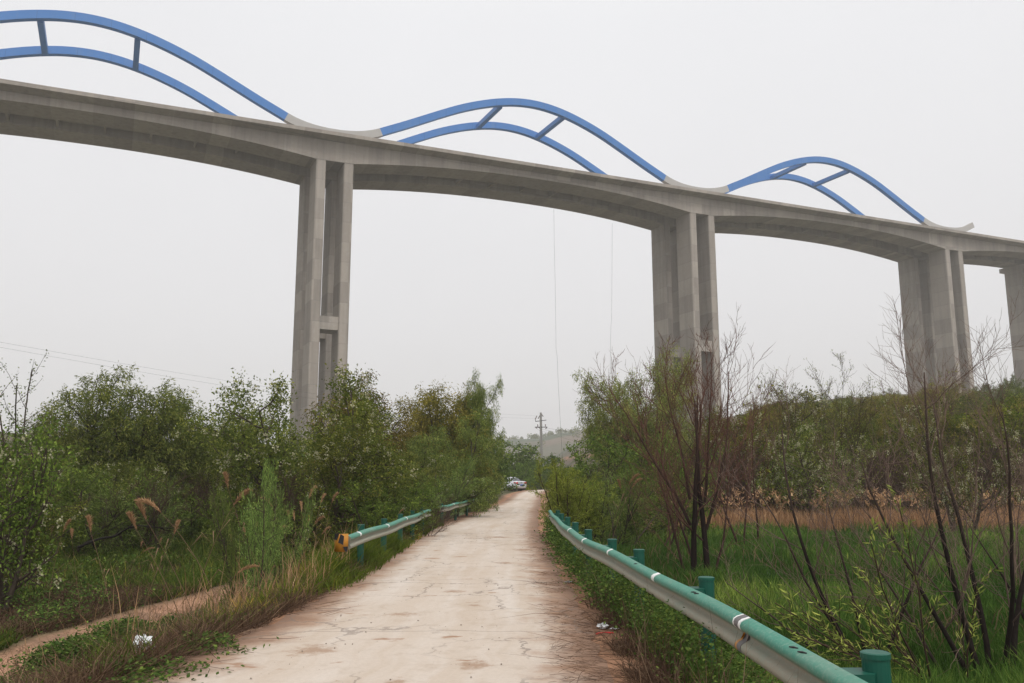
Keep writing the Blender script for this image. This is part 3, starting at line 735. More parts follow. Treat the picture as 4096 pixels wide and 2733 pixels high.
# ------------------------------------------------------------------ plants
def unit(v): return v / (np.linalg.norm(v, axis=-1, keepdims=True) + 1e-9)
def skeleton(rng, stems, levels):
    """stems: list of (start, direction, length, radius). levels[i] describes branch level i; children sit on it.
    level: nseg, wob, trop, kids, f0, angle, lr, rr. Returns list of (points, radii, level)."""
    out = []; todo = [(np.array(p, float), unit(np.array(d, float)), L, r, 0) for p, d, L, r in stems]
    while todo:
        p, d, L, r, lv = todo.pop()
        P = levels[lv]; ns = P['nseg']; pts = [p]; dirs = [d]
        for i in range(ns):
            d = d + rng.normal(size=3) * P['wob']; d[2] += P['trop'] / ns; d = unit(d)
            p = p + d * (L / ns); pts.append(p); dirs.append(d)
        pts = np.array(pts); rr = r * np.linspace(1, P.get('tip', .35), ns + 1)
        out.append((pts, rr, lv))
        if lv + 1 < len(levels):
            k = P['kids']; k = int(rng.integers(k[0], k[1] + 1))
            ph = rng.random() * 6.28
            for c in range(k):
                f = P['f0'] + (1 - P['f0']) * (c + rng.random()) / k
                q = min(f, .999) * ns; i = int(q); w = q - i
                bp = pts[i] * (1 - w) + pts[i + 1] * w; bd = dirs[i + 1]
                ph += 2.4 + rng.normal() * .4
                a = np.cross(bd, [.31, .2, .9]); a = unit(a); b = np.cross(bd, a)
                ang = rad(P['angle']) * (1 + .3 * rng.normal())
                nd = bd * math.cos(ang) + (a * math.cos(ph) + b * math.sin(ph)) * math.sin(ang)
                ll = L * P['lr'] * (1 - P.get('taper', .45) * f) * rng.uniform(.75, 1.25)
                todo.append((bp, unit(nd), ll, max(r * P['rr'] * (1 - .5 * f), P.get('rmin', .003)), lv + 1))
    return out
def leaves_on(rng, br, lvmin, per_m, length, width, out=.5, droop=.0, jitter=.04, tintfn=None):
    """rhombic leaves along the branches of level >= lvmin -> V (n*4), F, tint"""
    Ps = []; Ds = []; Os = []
    for pts, rr, lv in br:
        if lv < lvmin: continue
        off_ = rng.normal(0, .17)
        seg = np.diff(pts, axis=0); sl = np.linalg.norm(seg, axis=1); L = sl.sum()
        n = rng.poisson(per_m * L)
        if n == 0: continue
        t = rng.random(n) ** .8 * len(seg); i = np.minimum(t.astype(int), len(seg) - 1); w = (t - i)[:, None]
        Ps.append(pts[i] + seg[i] * w); Ds.append(seg[i] / sl[i][:, None]); Os.append(np.full(n, off_))
    P = np.concatenate(Ps); D = np.concatenate(Ds); n = len(P)
    D = unit(D * (1 - out) + unit(rng.normal(size=(n, 3))) * out + np.array([0, 0, -droop]))
    P = P + rng.normal(size=(n, 3)) * jitter
    S = unit(np.cross(D, rng.normal(size=(n, 3))))
    l = length * rng.uniform(.6, 1.35, n)[:, None]; w = width * rng.uniform(.6, 1.35, n)[:, None]
    V = np.stack([P, P + D * l * .45 + S * w * .5, P + D * l, P + D * l * .5 - S * w * .5], 1).reshape(-1, 3)
    F = np.arange(n * 4).reshape(-1, 4)
    t = np.clip(rng.normal(.5, .17, n) + np.concatenate(Os), 0, 1)
    return V, F, np.repeat(t, 4)
def wood_mesh(name, br, mat, sides=(7, 5, 4, 3, 3), rmul=1.0, maxlv=9):
    mb = MB()
    for pts, rr, lv in br:
        if lv <= maxlv: mb.tube(pts, rr * rmul, sides[min(lv, 4)], tint='r')
    return mesh_raw(name, np.vstack(mb.v), {k: np.vstack(f) for k, f in mb.f.items()}, mat, True, np.concatenate(mb.tint))
def leaf_mesh(name, data, mat):
    V, F, t = data
    return mesh_raw(name, V, {4: F}, mat, False, t)

PROTO = {}
def lvl(nseg, wob, trop, kids=None, f0=.3, angle=40, lr=.5, rr=.55, **k):
    return dict(nseg=nseg, wob=wob, trop=trop, kids=kids, f0=f0, angle=angle, lr=lr, rr=rr, **k)

def proto(key, parts): PROTO[key] = parts; return parts
def make_willow(seed, leafmat, H=7.0, weep=.9, dens=1.0, stems=2, spread=.22, key='willow', a1=50, l1=.62):
    r = np.random.default_rng(seed)
    st = [((r.normal() * .15, r.normal() * .15, -.3), (r.normal() * spread, r.normal() * spread, 1), H * .64 * r.uniform(.85, 1.1), .13 * H / 7) for _ in range(stems)]
    br = skeleton(r, st, [lvl(7, .09, .25, (10, 12), .16, a1, l1, .42, tip=.1), lvl(5, .13, .45, (7, 9), .25, 45, .48, .5), lvl(4, .16, -.05, (5, 7), .2, 50, .8, .5, rmin=.005), lvl(5, .10, -weep)])
    return proto(key, [('trunk', wood_mesh('trunk', br, M['bark'], maxlv=2)), ('crown', leaf_mesh('crown', leaves_on(r, br, 2, 56 * dens, .115, .030, .45, .30, .08), leafmat))])
def make_locust(seed, H=5.5, stems=2, blossom=1.0, dens=1.0, key='locust', spread=.3, open_=False):
    r = np.random.default_rng(seed)
    st = [((r.normal() * .2, r.normal() * .2, -.3), (r.normal() * spread, r.normal() * spread, 1), H * .75 * r.uniform(.8, 1.12), .085 * H / 5.5) for _ in range(stems)]
    br = skeleton(r, st, [lvl(7, .09, .2, (9, 11), .2, 46, .5, .5, tip=.1), lvl(5, .16, .25, (6, 8), .2, 45, .52, .5), lvl(4, .2, .05, (4, 5), .15, 50, .6, .5, rmin=.005), lvl(3, .2, -.1)])
    parts = [('trunk', wood_mesh('trunk', br, M['bark'], maxlv=2)), ('crown', leaf_mesh('crown', leaves_on(r, br, 2, 56 * dens, .08, .04, .75, .1, .11), M['locust']))]
    if blossom:
        V = []; T = []
        cand = [b for b in br if b[2] >= 2]; idx = r.permutation(len(cand))[:int(120 * blossom)]
        for i in idx:
            p = cand[i][0][-1]; m = int(r.integers(10, 22))
            q = p + np.stack([r.normal(size=m) * .035, r.normal(size=m) * .035, -r.random(m) * .15 - .02], 1)
            d = unit(r.normal(size=(m, 3))); s_ = unit(np.cross(d, r.normal(size=(m, 3)))); l = .05
            V.append(np.stack([q, q + d * l * .5 + s_ * l * .45, q + d * l, q + d * l * .5 - s_ * l * .45], 1).reshape(-1, 3)); T.append(np.repeat(r.random(m), 4))
        V = np.vstack(V); parts.append(('blossom', leaf_mesh('blossom', (V, np.arange(len(V)).reshape(-1, 4), np.concatenate(T)), M['blossom'])))
    return proto(key, parts)
def make_bush(seed, mat, H=2.4, stems=9, spread=.55, per=48, ll=.085, lw=.033, key='bush', out=.65, wood='bark', droop=.0):
    r = np.random.default_rng(seed)
    st = [((r.normal() * .22 * H / 2.4, r.normal() * .22 * H / 2.4, -.15), (r.normal() * spread, r.normal() * spread, 1), H * .85 * r.uniform(.65, 1.1), .028 * H / 2.4) for _ in range(stems)]
    br = skeleton(r, st, [lvl(6, .10, .15, (8, 11), .12, 42, .42, .45), lvl(4, .15, .2, (5, 7), .15, 45, .55, .5, rmin=.004), lvl(3, .18, .1)])
    return proto(key, [('stems', wood_mesh('stems', br, M[wood], maxlv=1)), ('foliage', leaf_mesh('foliage', leaves_on(r, br, 1, per, ll, lw, out, droop, .035 * H / 2.4), mat))])
def make_bare(seed, mat, H=5.5, stems=3, spread=.25, key='bare', kids0=(10, 13), r0=.075, rm=.0065, buds=None, nstem=None, ang=30, k1=(6, 9), k2=(4, 6)):
    r = np.random.default_rng(seed)
    st = nstem(r) if nstem else [((r.normal() * .12, r.normal() * .12, -.25), (r.normal() * spread, r.normal() * spread, 1), H * .8 * r.uniform(.8, 1.1), r0 * r.uniform(.7, 1.1)) for _ in range(stems)]
    br = skeleton(r, st, [lvl(10, .05, .25, kids0, .16, ang, .62, .30, taper=.55, tip=.2), lvl(8, .10, .55, k1, .15, ang * .9, .55, .45, rmin=rm * 1.3, tip=.3), lvl(6, .11, .45, k2, .1, ang * .85, .65, .55, rmin=rm), lvl(5, .12, .35, tip=.5)])
    parts = [('branches', wood_mesh('branches', br, mat))]
    if buds: parts.append(('young_leaves', leaf_mesh('young_leaves', leaves_on(r, br, 2, buds, .07, .02, .5, .1, .02), M['yellowgreen'])))
    return proto(key, parts)

for i in range(3): make_willow(100 + i, M['willow'], 7, .9, key='willow%d' % i, stems=2 + i % 2)
make_willow(110, M['willow_brown'], 6.5, .55, key='olive0'); make_willow(111, M['willow_brown'], 6.5, .5, key='olive1', stems=3)
make_willow(112, M['willow'], 7.5, 1.5, 1.2, 4, .30, key='weeping')
make_willow(113, M['willow_light'], 8, .6, 1.0, 5, .40, key='round_willow')
make_willow(114, M['willow'], 6.5, .5, .9, 6, .50, key='dome_willow', a1=42)
for i in range(3): make_locust(120 + i, key='locust%d' % i, stems=2 + i % 2, blossom=(.9, 1.25, .7)[i])
make_locust(125, 4.4, 3, .3, .36, 'young_locust', .28)
for v_ in ('young_locust',): PROTO[v_][1][1].materials[0] = M['bush']
make_locust(126, 5.5, 3, 2.4, .7, 'white_locust', .35)
for i in range(2): make_locust(127 + i, 5.0, 2, 0, 1.0, 'leafy%d' % i, .3); PROTO['leafy%d' % i][1][1].materials[0] = M['hillgreen']
for i in range(3): make_bush(130 + i, M['bush'], key='bush%d' % i, spread=(.5, .6, .45)[i])
for i in range(2): make_bush(135 + i, M['feather'], 2.2, 6, .42, 70, .075, .011, key='feather%d' % i, out=.4)
make_bush(138, M['yellowgreen'], 2.6, 10, .22, 60, .10, .02, key='yellow_bush', out=.35, wood='twig_brown')
make_bush(139, M['poplar'], 3.4, 6, .25, 30, .13, .10, key='poplar0', out=.8); make_bush(140, M['poplar'], 3.4, 7, .35, 30, .13, .10, key='poplar1', out=.8)
make_bush(141, M['hillgreen'], 2.6, 9, .5, 44, .10, .05, key='hillbush0'); make_bush(142, M['hillgreen'], 2.6, 8, .6, 44, .10, .05, key='hillbush1')
make_bare(171, M['twig_red'], 5.4, key='bare_big', nstem=lambda r: [((-.16, 0, -.3), (-.07, 0, 1), 4.4, .085), ((.16, .05, -.3), (.03, .05, 1), 4.6, .085), ((-.2, .1, -.3), (-.42, .15, 1), 3.4, .04), ((.22, -.1, -.2), (.28, .1, 1), 3.4, .035), ((0, .2, -.2), (-.22, .3, 1), 3.6, .04), ((-.2, 0, 1.2), (-.34, .1, 1), 3.7, .042), ((.18, .05, 1.1), (.30, 0, 1), 3.8, .042), ((.16, .05, 1.7), (.14, -.2, 1), 3.3, .036), ((-.19, 0, 1.8), (-.15, .2, 1), 3.3, .036)], kids0=(8, 11), rm=.0044, ang=33, k1=(5, 7), k2=(3, 4))
for i in range(3): make_bare(153 + i, M['twig_brown'], 4.0, 6, .35, 'brush%d' % i, (5, 6), .03, .006, ang=38)
make_bare(156, M['twig_red'], 3.2, 3, .3, 'bare_small', (5, 6), .03, .004, buds=4, k1=(4, 6), k2=(2, 4))
make_bare(157, M['twig_grey'], 4.4, key='bare_right', nstem=lambda r: [((0, 0, -.3), (-.16, .0, 1), 3.8, .040), ((.1, .1, -.3), (.05, .1, 1), 3.6, .038), ((-.05, -.1, -.3), (-.42, .1, 1), 3.0, .035), ((.15, 0, -.3), (.30, .1, 1), 3.2, .04), ((.2, .2, -.3), (.15, -.2, 1), 3.4, .035), ((-.1, .2, -.3), (-.7, .3, 1), 2.3, .025)], kids0=(6, 8), rm=.0022, ang=38)
make_bare(158, M['twig_grey'], 3.6, key='bare_lean', nstem=lambda r: [((0, 0, -.3), (-.38, .05, 1), 3.7, .04), ((.12, .1, -.3), (-.12, .1, 1), 2.6, .032), ((.1, 0, -.3), (.42, .05, 1), 2.7, .035), ((-.1, .1, -.3), (-.85, .2, .8), 2.2, .025), ((.05, .15, -.3), (-.5, .1, 1), 3.2, .028)], kids0=(5, 6), rm=.0021, ang=36, k1=(5, 7), k2=(3, 4))
make_bare(159, M['twig_brown'], 5.0, 4, .22, 'airy', (8, 10), .04, .005, buds=9, ang=32)
def make_shoots():
    r = np.random.default_rng(165)
    st = [((r.normal() * .1, r.normal() * .1, -.3), (r.normal() * .17, r.normal() * .12, 1), r.uniform(3.2, 4.6), .03) for _ in range(6)]
    br = skeleton(r, st, [lvl(10, .04, .15, (6, 9), .35, 38, .26, .4, rmin=.004), lvl(4, .1, .35)])
    proto('shoots', [('stems', wood_mesh('stems', br, M['bark'])), ('foliage', leaf_mesh('foliage', leaves_on(r, br, 0, 34, .06, .026, .8, .0, .045), M['bush']))])
make_shoots()
def make_sapling():
    r = np.random.default_rng(160)
    st = [((r.normal() * .12, r.normal() * .12, -.15), (-.75 + r.normal() * .35, r.normal() * .25, .9), r.uniform(1.1, 2.0), .011) for _ in range(13)]
    br = skeleton(r, st, [lvl(8, .06, -.12, (4, 6), .3, 28, .32, .5, rmin=.003), lvl(4, .08, .1)])
    proto('sapling', [('stems', wood_mesh('stems', br, M['twig_brown'])), ('foliage', leaf_mesh('foliage', leaves_on(r, br, 0, 30, .075, .013, .42, .05, .012), M['sapling']))])
make_sapling()

COUNT = {}
def plant(key, name, x, y, scale, label, cat, group=None, rz=None, z=None, sxy=1.0):
    z = float(gz(x, y)) if z is None else z
    t = empty(name, (x, y, z), RNG.random() * 6.28 if rz is None else rz)
    t.scale = (scale * sxy, scale * sxy, scale)
    tag(t, label, cat, group)
    for nm, me in PROTO[key]:
        link(nm, me, t)
    return t
def plant_px(key, name, xd, topd, Y, H, label, cat, group=None, rz=None, sxy=1.0):
    """stand a plant of natural height H at depth Y so that its top reaches the line of sight through (xd, topd)"""
    p = at(xd, topd, Y); z = float(gz(p[0], Y))
    return plant(key, name, p[0], Y, max(.2, (p[2] - z) / H), label, cat, group, rz, None, sxy)
# real heights of the prototypes
def height(key):
    me = PROTO[key][-1 if len(PROTO[key]) == 1 else 1][1]; a = np.empty(len(me.vertices) * 3, np.float32); me.vertices.foreach_get('co', a)
    return float(np.percentile(a[2::3], 98.5))
HT = {k: height(k) for k in PROTO}
def pp(key, name, xd, topd, Y, label, cat, group=None, rz=None, sxy=1.0): return plant_px(key, name, xd, topd, Y, HT[key], label, cat, group, rz, sxy)

# -- left side wood
GL = 'trees and bushes along the left edge'
pp('shoots', 'locust_tree', 30, 838, 21, 'tall spindly young locust with leafy leader shoots rising at the far left edge', 'tree', GL, rz=.6)
pp('young_locust', 'locust_tree', -4, 975, 15.5, 'bushy locust tree below the spindly leader shoots at the far left edge', 'tree', GL, sxy=.8)
pp('locust0', 'locust_tree', -60, 1030, 23, 'dark locust tree with white flower clusters cut by the left frame edge', 'tree', GL)
pp('dome_willow', 'willow_tree', 305, 893, 36, 'largest rounded willow with a domed crown standing above the left wood', 'tree', GL, sxy=1.0)
pp('willow1', 'willow_tree', 135, 985, 34, 'broad grey green willow between the far left locust and the domed willow', 'tree', GL, sxy=1.1)
pp('locust1', 'locust_tree', 425, 985, 44, 'pale flowering locust tree just right of the domed willow', 'tree', GL, sxy=1.1)
pp('willow2', 'willow_tree', 560, 972, 46, 'willow with a small pointed top left of the first bridge pier', 'tree', GL, sxy=1.1)
pp('locust2', 'locust_tree', 490, 1000, 52, 'low locust tree between the pointed willow and the pale flowering locust', 'tree', GL, sxy=1.2)
pp('locust1', 'locust_tree', 700, 895, 30, 'airy white flowered locust tree standing in front of the first bridge pier', 'tree', GL)
pp('locust0', 'locust_tree', 845, 876, 27, 'dense white flowered locust tree just right of the first bridge pier', 'tree', GL, sxy=1.05)
pp('locust2', 'locust_tree', 770, 985, 25, 'lower flowering locust tree filling the gap below the first pier', 'tree', GL, sxy=1.2)
pp('olive0', 'willow_tree', 905, 903, 40, 'olive brown topped willow behind the dense flowering locust', 'tree', GL)
pp('olive1', 'willow_tree', 975, 905, 44, 'olive willow beside the weeping willow, its crown flat topped', 'tree', GL)
pp('weeping', 'willow_tree', 1040, 893, 45, 'weeping willow with hanging strands at the right end of the left wood', 'tree', GL, sxy=.5)
pp('willow1', 'willow_tree', 1010, 965, 40, 'dark leafy willow beneath the olive and weeping willows', 'tree', GL)
pp('poplar0', 'young_poplar', 1122, 1022, 62, 'young poplar with a thin leader next to the weeping willow', 'tree', GL)
pp('poplar1', 'young_poplar', 1215, 1022, 118, 'tall poplar thicket clump in front of the twin power pole', 'tree', GL, sxy=1.5)
pp('poplar0', 'young_poplar', 1160, 1038, 108, 'poplar clump standing right behind the parked car', 'tree', GL, sxy=1.5)
pp('poplar1', 'young_poplar', 1262, 1055, 125, 'low poplar clump right of the twin power pole', 'tree', GL, sxy=1.2)
pp('bush1', 'bush', 1190, 1062, 104, 'dark bush at the far side of the bend behind the car roof', 'bush', GL, sxy=1.7)
pp('bush0', 'bush', 1240, 1068, 112, 'dark bush closing the end of the lane at the bend', 'bush', GL, sxy=1.7)
pp('bush2', 'bush', 1290, 1075, 120, 'low dark bush behind the bend on the right of the lane', 'bush', GL, sxy=1.8)
pp('bush1', 'bush', 1345, 1070, 100, 'low bush under the hazy hill left of the round willow', 'bush', GL, sxy=1.8)
pp('feather0', 'feathery_bush', 1108, 1086, 60, 'rounded feathery green bush at the end of the left barrier beside the car', 'bush', GL, sxy=.85)
pp('feather1', 'feathery_bush', 1068, 1088, 50, 'feathery green bush over the far left barrier', 'bush', GL, sxy=1.1)
pp('feather1', 'feathery_bush', 1018, 1062, 36, 'tall grey green feathery bush behind the gap between the left barriers', 'bush', GL)
pp('feather0', 'feathery_bush', 945, 1095, 28, 'grey green feathery bush behind the middle of the near left barrier', 'bush', GL, sxy=1.1)
pp('bush2', 'bush', 880, 1110, 24, 'dark leafy bush behind the near left barrier below the locusts', 'bush', GL, sxy=1.2)
pp('feather0', 'tall_weed', 612, 1082, 12.5, 'tall feathery weed with a forked stem rising from the left bank grass', 'weed', GL, sxy=.40)
pp('feather1', 'tall_weed', 655, 1090, 13.5, 'second tall feathery weed just right of the forked one', 'weed', GL, sxy=.36)
pp('feather1', 'tall_weed', 560, 1135, 14.5, 'shorter feathery weed left of the forked weed by the dry plumes', 'weed', GL, sxy=.42)
pp('feather0', 'feathery_bush', 215, 1085, 26, 'bluish green feathery bush below the broad grey willow', 'bush', GL, sxy=1.3)
pp('feather1', 'feathery_bush', 345, 1115, 27, 'bluish green feathery bush at the foot of the domed willow', 'bush', GL, sxy=1.2)
pp('bush0', 'bush', 60, 1120, 24, 'dark leafy bush at the left edge below the locust', 'bush', GL, sxy=1.2)
pp('locust2', 'young_locust', 30, 1095, 17.5, 'low locust scrub with pale flowers at the left edge above the weeds', 'bush', GL, sxy=1.1)
r = np.random.default_rng(21)
for i in range(34):                                                  # the thicket between the named trees
    xd = r.uniform(-120, 1040); Y = r.uniform(30, 58)
    key = r.choice(['locust0', 'locust1', 'locust2', 'willow0', 'willow2', 'leafy0', 'bush0', 'bush1', 'feather0'])
    top = r.uniform(1035, 1090)
    pp(key, 'thicket_tree', xd, top, Y, 'leafy tree in the dense thicket behind the left barrier and the weeds', 'tree', 'thicket on the left', sxy=1.35)
for i in range(16):
    xd = r.uniform(60, 1000); Y = r.uniform(23, 32)
    pp(r.choice(['brush0', 'brush1', 'brush2', 'bush0', 'bush2']), 'undergrowth_shrub', xd, r.uniform(1085, 1135), Y, 'brown low shrub at the foot of the left thicket', 'shrub', 'undergrowth on the left', sxy=1.2)
for i in range(20):                                                  # ridge behind
    xd = r.uniform(-150, 700); Y = r.uniform(120, 165)
    p = at(xd, 1000, Y)
    plant(r.choice(['locust0', 'willow1', 'leafy0', 'leafy1']), 'ridge_tree', p[0], Y, r.uniform(.5, .8), 'small hazy tree on the low ridge behind the left wood', 'tree', 'trees on the left ridge')

plant('brush1', 'dead_weed_clump', -2.70, 28.3, .30, 'reddish brown dead weed clump filling the gap between the two left barriers', 'weed', GL, sxy=1.9)
plant('brush0', 'dead_weed_clump', -2.45, 25.6, .20, 'small brown dead weed clump against the far end of the nearer left barrier', 'weed', GL, sxy=2.0)
plant('brush2', 'dead_weed_clump', -1.35, 50.5, .28, 'brown dead weed clump at the far tip of the farther left barrier', 'weed', GL, sxy=2.0)
# -- right side
GRT = 'trees and bushes along the right edge'
pp('round_willow', 'willow_tree', 1478, 846, 52, 'round bright green willow left of the second bridge pier', 'tree', GRT, sxy=.66)
pp('bush1', 'bush', 1400, 1010, 44, 'dark leafy bush under the round willow', 'bush', GRT, sxy=1.1)
pp('leafy0', 'locust_tree', 1490, 985, 50, 'leafy tree between the round willow and the bare tree', 'tree', GRT, sxy=1.1)
pp('yellow_bush', 'yellow_green_bush', 1296, 1062, 27, 'tallest yellow green bush leaning over the right edge of the lane', 'bush', GRT, sxy=.8)
pp('yellow_bush', 'yellow_green_bush', 1330, 1092, 31, 'yellow green bush just behind the one at the lane edge', 'bush', GRT, sxy=1.0)
pp('yellow_bush', 'yellow_green_bush', 1284, 1105, 34, 'smaller yellow green bush farther along the right edge', 'bush', GRT, sxy=.9)
pp('feather0', 'feathery_bush', 1352, 1092, 33, 'feathery green bush between the lane and the round willow', 'bush', GRT, sxy=1.1)
pp('white_locust', 'flowering_bush', 1318, 1105, 38, 'low white flowered bush behind the yellow green bushes', 'bush', GRT, sxy=1.0)
pp('brush0', 'bare_shrub', 1395, 1068, 36, 'brown leafless shrub right of the feathery bush', 'shrub', GRT, sxy=1.1)
pp('feather1', 'feathery_bush', 1425, 1095, 30, 'dull green feathery bush below the round willow', 'bush', GRT)
bb = onground(1608, 1318, -.68)
plant('bare_big', 'bare_tree', bb[0], bb[1], 6.2 / HT['bare_big'], 'large leafless tree with two charred trunks and reddish twigs in the field', 'tree', GRT, rz=0)
pp('bare_small', 'bare_shrub', 1520, 1040, 30, 'thin reddish shrub with few leaves left of the charred tree', 'shrub', GRT, rz=1.2)
pp('bush1', 'bush', 1475, 1070, 33, 'fresh green bush at the field edge left of the charred tree', 'bush', GRT, sxy=.9)
pp('bush2', 'bush', 1560, 1010, 34, 'fresh green bush showing between the charred trunks', 'bush', GRT, sxy=.6)
pp('bare_small', 'bare_shrub', 1700, 880, 30, 'slender leafless shrub at the right of the charred tree', 'shrub', GRT, sxy=.7)
pp('leafy1', 'locust_tree', 1600, 950, 56, 'green tree at the foot of the second pier', 'tree', GRT)
pp('white_locust', 'locust_tree', 1770, 905, 50, 'white flowering locust tree right of the second pier', 'tree', GRT, sxy=1.0)
pp('white_locust', 'locust_tree', 1850, 985, 44, 'white flowering locust with long drooping sprays in the hillside thicket', 'tree', GRT, rz=2.0)
pp('white_locust', 'locust_tree', 2175, 935, 36, 'white flowering locust right of the third pier amid bare twigs', 'tree', GRT, rz=.7, sxy=.8)
pp('airy', 'open_tree', 1895, 840, 46, 'airy tree with thin feathery top standing clear of the hillside', 'tree', GRT, rz=.3)
pp('bare_small', 'bare_tree', 2120, 860, 70, 'dark bare little tree at the foot of the third pier', 'tree', GRT)
for i in range(120):                                                  # hillside thicket
    xd = r.uniform(1480, 2480); Y = 53 + 65 * r.random() ** 1.5
    p = at(xd, 1000, Y)
    key = r.choice(['leafy0', 'leafy1', 'hillbush0', 'hillbush1', 'locust2', 'olive0', 'leafy0', 'leafy1', 'olive1', 'hillbush0'])
    k = r.uniform(.85, 1.25) * (1.7 if key.startswith('hillbush') else 1.0)
    if xd < 1690: k *= .72
    k *= 1 + .22 * float(sstep(2000, 2300, xd))
    plant(key, 'hillside_tree', p[0], Y, k, 'leafy green tree in the thicket covering the right hillside', 'tree', 'trees on the right hillside', sxy=1.15)
for i in range(34):                                                  # crest at the right edge
    xd = r.uniform(2060, 2480); Y = r.uniform(80, 135)
    p = at(xd, 1000, Y)
    key = r.choice(['leafy0', 'leafy1', 'hillbush0', 'hillbush1'])
    plant(key, 'hillside_tree', p[0], Y, r.uniform(1.0, 1.35) * (1.6 if key.startswith('hillbush') else 1.0), 'leafy green tree in the thicket covering the right hillside', 'tree', 'trees on the right hillside', sxy=1.25)
for i in range(84):                                                  # brown brush along the foot of the slope
    xd = r.uniform(1440, 2480); Y = r.uniform(48, 56)
    p = at(xd, 1000, Y)
    plant(r.choice(['brush0', 'brush1', 'brush2']), 'bare_shrub', p[0], Y, r.uniform(.7, 1.15), 'brown leafless shrub in the dark belt at the foot of the right hillside', 'shrub', 'bare shrubs below the hillside', sxy=1.25)
for i in range(70):                                                  # upper slope
    xd = r.uniform(1700, 2420); Y = r.uniform(105, 235)
    p = at(xd, 900, Y)
    if math.hypot(p[0] - 51.6, Y - 222) < 14 or math.hypot(p[0] - 134, Y - 262) < 12: continue
    plant(r.choice(['leafy0', 'leafy1', 'hillbush0', 'hillbush1']), 'slope_tree', p[0], Y, r.uniform(.5, .9), 'small hazy tree on the upper slope near the third pier', 'tree', 'trees on the upper right slope', sxy=1.3)

# near right
rb = onground(2262, 1560, -.72)
plant('bare_right', 'bare_shrub', rb[0], rb[1], 4.45 / HT['bare_right'], 'tall tangled leafless shrub with charred stems at the right edge', 'shrub', GRT, rz=0)
rb = onground(2340, 1500, -.72)
plant('bare_right', 'bare_shrub', rb[0] + .5, rb[1], 2.9 / HT['bare_right'], 'shorter leafless shrub cut by the right frame edge', 'shrub', GRT, rz=2.6)
rb = onground(1990, 1535, -.72)
plant('bare_lean', 'bare_shrub', rb[0], rb[1], 3.75 / HT['bare_lean'], 'leaning leafless shrub with black forked stems in front of the field', 'shrub', GRT, rz=0)
rb = onground(2120, 1600, -.62)
plant('sapling', 'willow_sapling', rb[0] + .38, rb[1], 1.25, 'low willow sapling with pale green leaves leaning over the near barrier', 'sapling', GRT, rz=0)

# fallen black branch on the left
c = at(265, 1240, 20); c1 = at(180, 1256, 20.3); c2 = at(345, 1222, 19.8); c3 = at(420, 1208, 19.6)
s_ = np.linspace(0, 1, 14)[:, None]; arc = c1 + (c3 - c1) * s_ + np.concatenate([.10 * np.sin(s_ * 9), .12 * np.sin(s_ * 7), .16 * np.sin(s_ * 3.1) + .05 * np.sin(s_ * 13)], 1)
mb = MB(); mb.tube(arc, np.linspace(.034, .006, 14), 6, True)
for q, dv in ((4, (.25, .1, .34)), (7, (.30, -.1, .26)), (9, (.1, .1, .3)), (10, (.3, .05, -.12))): mb.tube([arc[q], arc[q] + np.array(dv) * .5, arc[q] + np.array(dv) * np.array([1.3, 1, .8])], [.014, .009, .003], 5)
tag(mb.build('fallen_branch', M['bark_dark'], None, True), 'fallen charred branch lying across the weeds below the left wood', 'branch')

# ------------------------------------------------------------------ reeds with plumes
def make_reed(seed, H, lean, bend, plume=.34):
    r = np.random.default_rng(seed)
    n = 12; s = np.linspace(0, 1, n)
    P = np.stack([lean * H * s + bend * H * s ** 3, .03 * np.sin(s * 4 + seed), H * s * (1 - .12 * s * s * (lean + bend))], 1)
    mb = MB(); mb.tube(P, np.linspace(.0065, .0025, n), 4)
    m = 420
    f = r.random(m); base = P[-1] + (P[-1] - P[-2]) / np.linalg.norm(P[-1] - P[-2]) * (f[:, None] - .35) * plume
    base[:, 2] -= (f ** 2) * plume * .25; base[:, 0] += (f ** 2) * plume * .2
    d = unit(np.stack([.35 + r.normal(size=m) * .22, r.normal(size=m) * .22, .35 + .5 * (1 - f) + r.normal(size=m) * .25], 1) + (P[-1] - P[-2])[None] / np.linalg.norm(P[-1] - P[-2]) * .5)
    l = (.105 * np.sin(np.pi * np.clip(f * .9 + .08, 0, 1)) + .02)[:, None] * r.uniform(.6, 1.2, m)[:, None]; w = .0045
    S = unit(np.cross(d, r.normal(size=(m, 3))))
    V = np.stack([base, base + d * l * .5 + S * w, base + d * l + [0, 0, -.02], base + d * l * .5 - S * w], 1).reshape(-1, 3)
    pl = leaf_mesh('plume', (V, np.arange(m * 4).reshape(-1, 4), np.repeat(r.random(m), 4)), M['reed_tan'])
    lv = []
    for k in range(5):
        q = P[int(r.integers(2, 9))]; a = r.random() * 6.28; L = r.uniform(.25, .45)
        dd = np.array([math.cos(a), math.sin(a), .9]); sd = np.array([-math.sin(a), math.cos(a), 0]) * .008
        mid = q + dd * L * .5; tip = mid + np.array([math.cos(a), math.sin(a), -.25]) * L * .5
        lv.append(np.stack([q, mid + sd, tip, mid - sd]))
    for q in lv: mb.add(q, [[0, 1, 2, 3]])
    st = mesh_raw('stem', np.vstack(mb.v), {k: np.vstack(f) for k, f in mb.f.items()}, M['dry'], True, np.full(mb.n, .75))
    return [('stem', st), ('plume', pl)], P[-1]
REEDS = [make_reed(1, 1.9, .25, .10), make_reed(2, 2.0, -.22, -.10), make_reed(3, 2.1, .02, .08), make_reed(4, 1.7, .5, .18, .40), make_reed(5, 1.7, -.5, -.12, .40)]
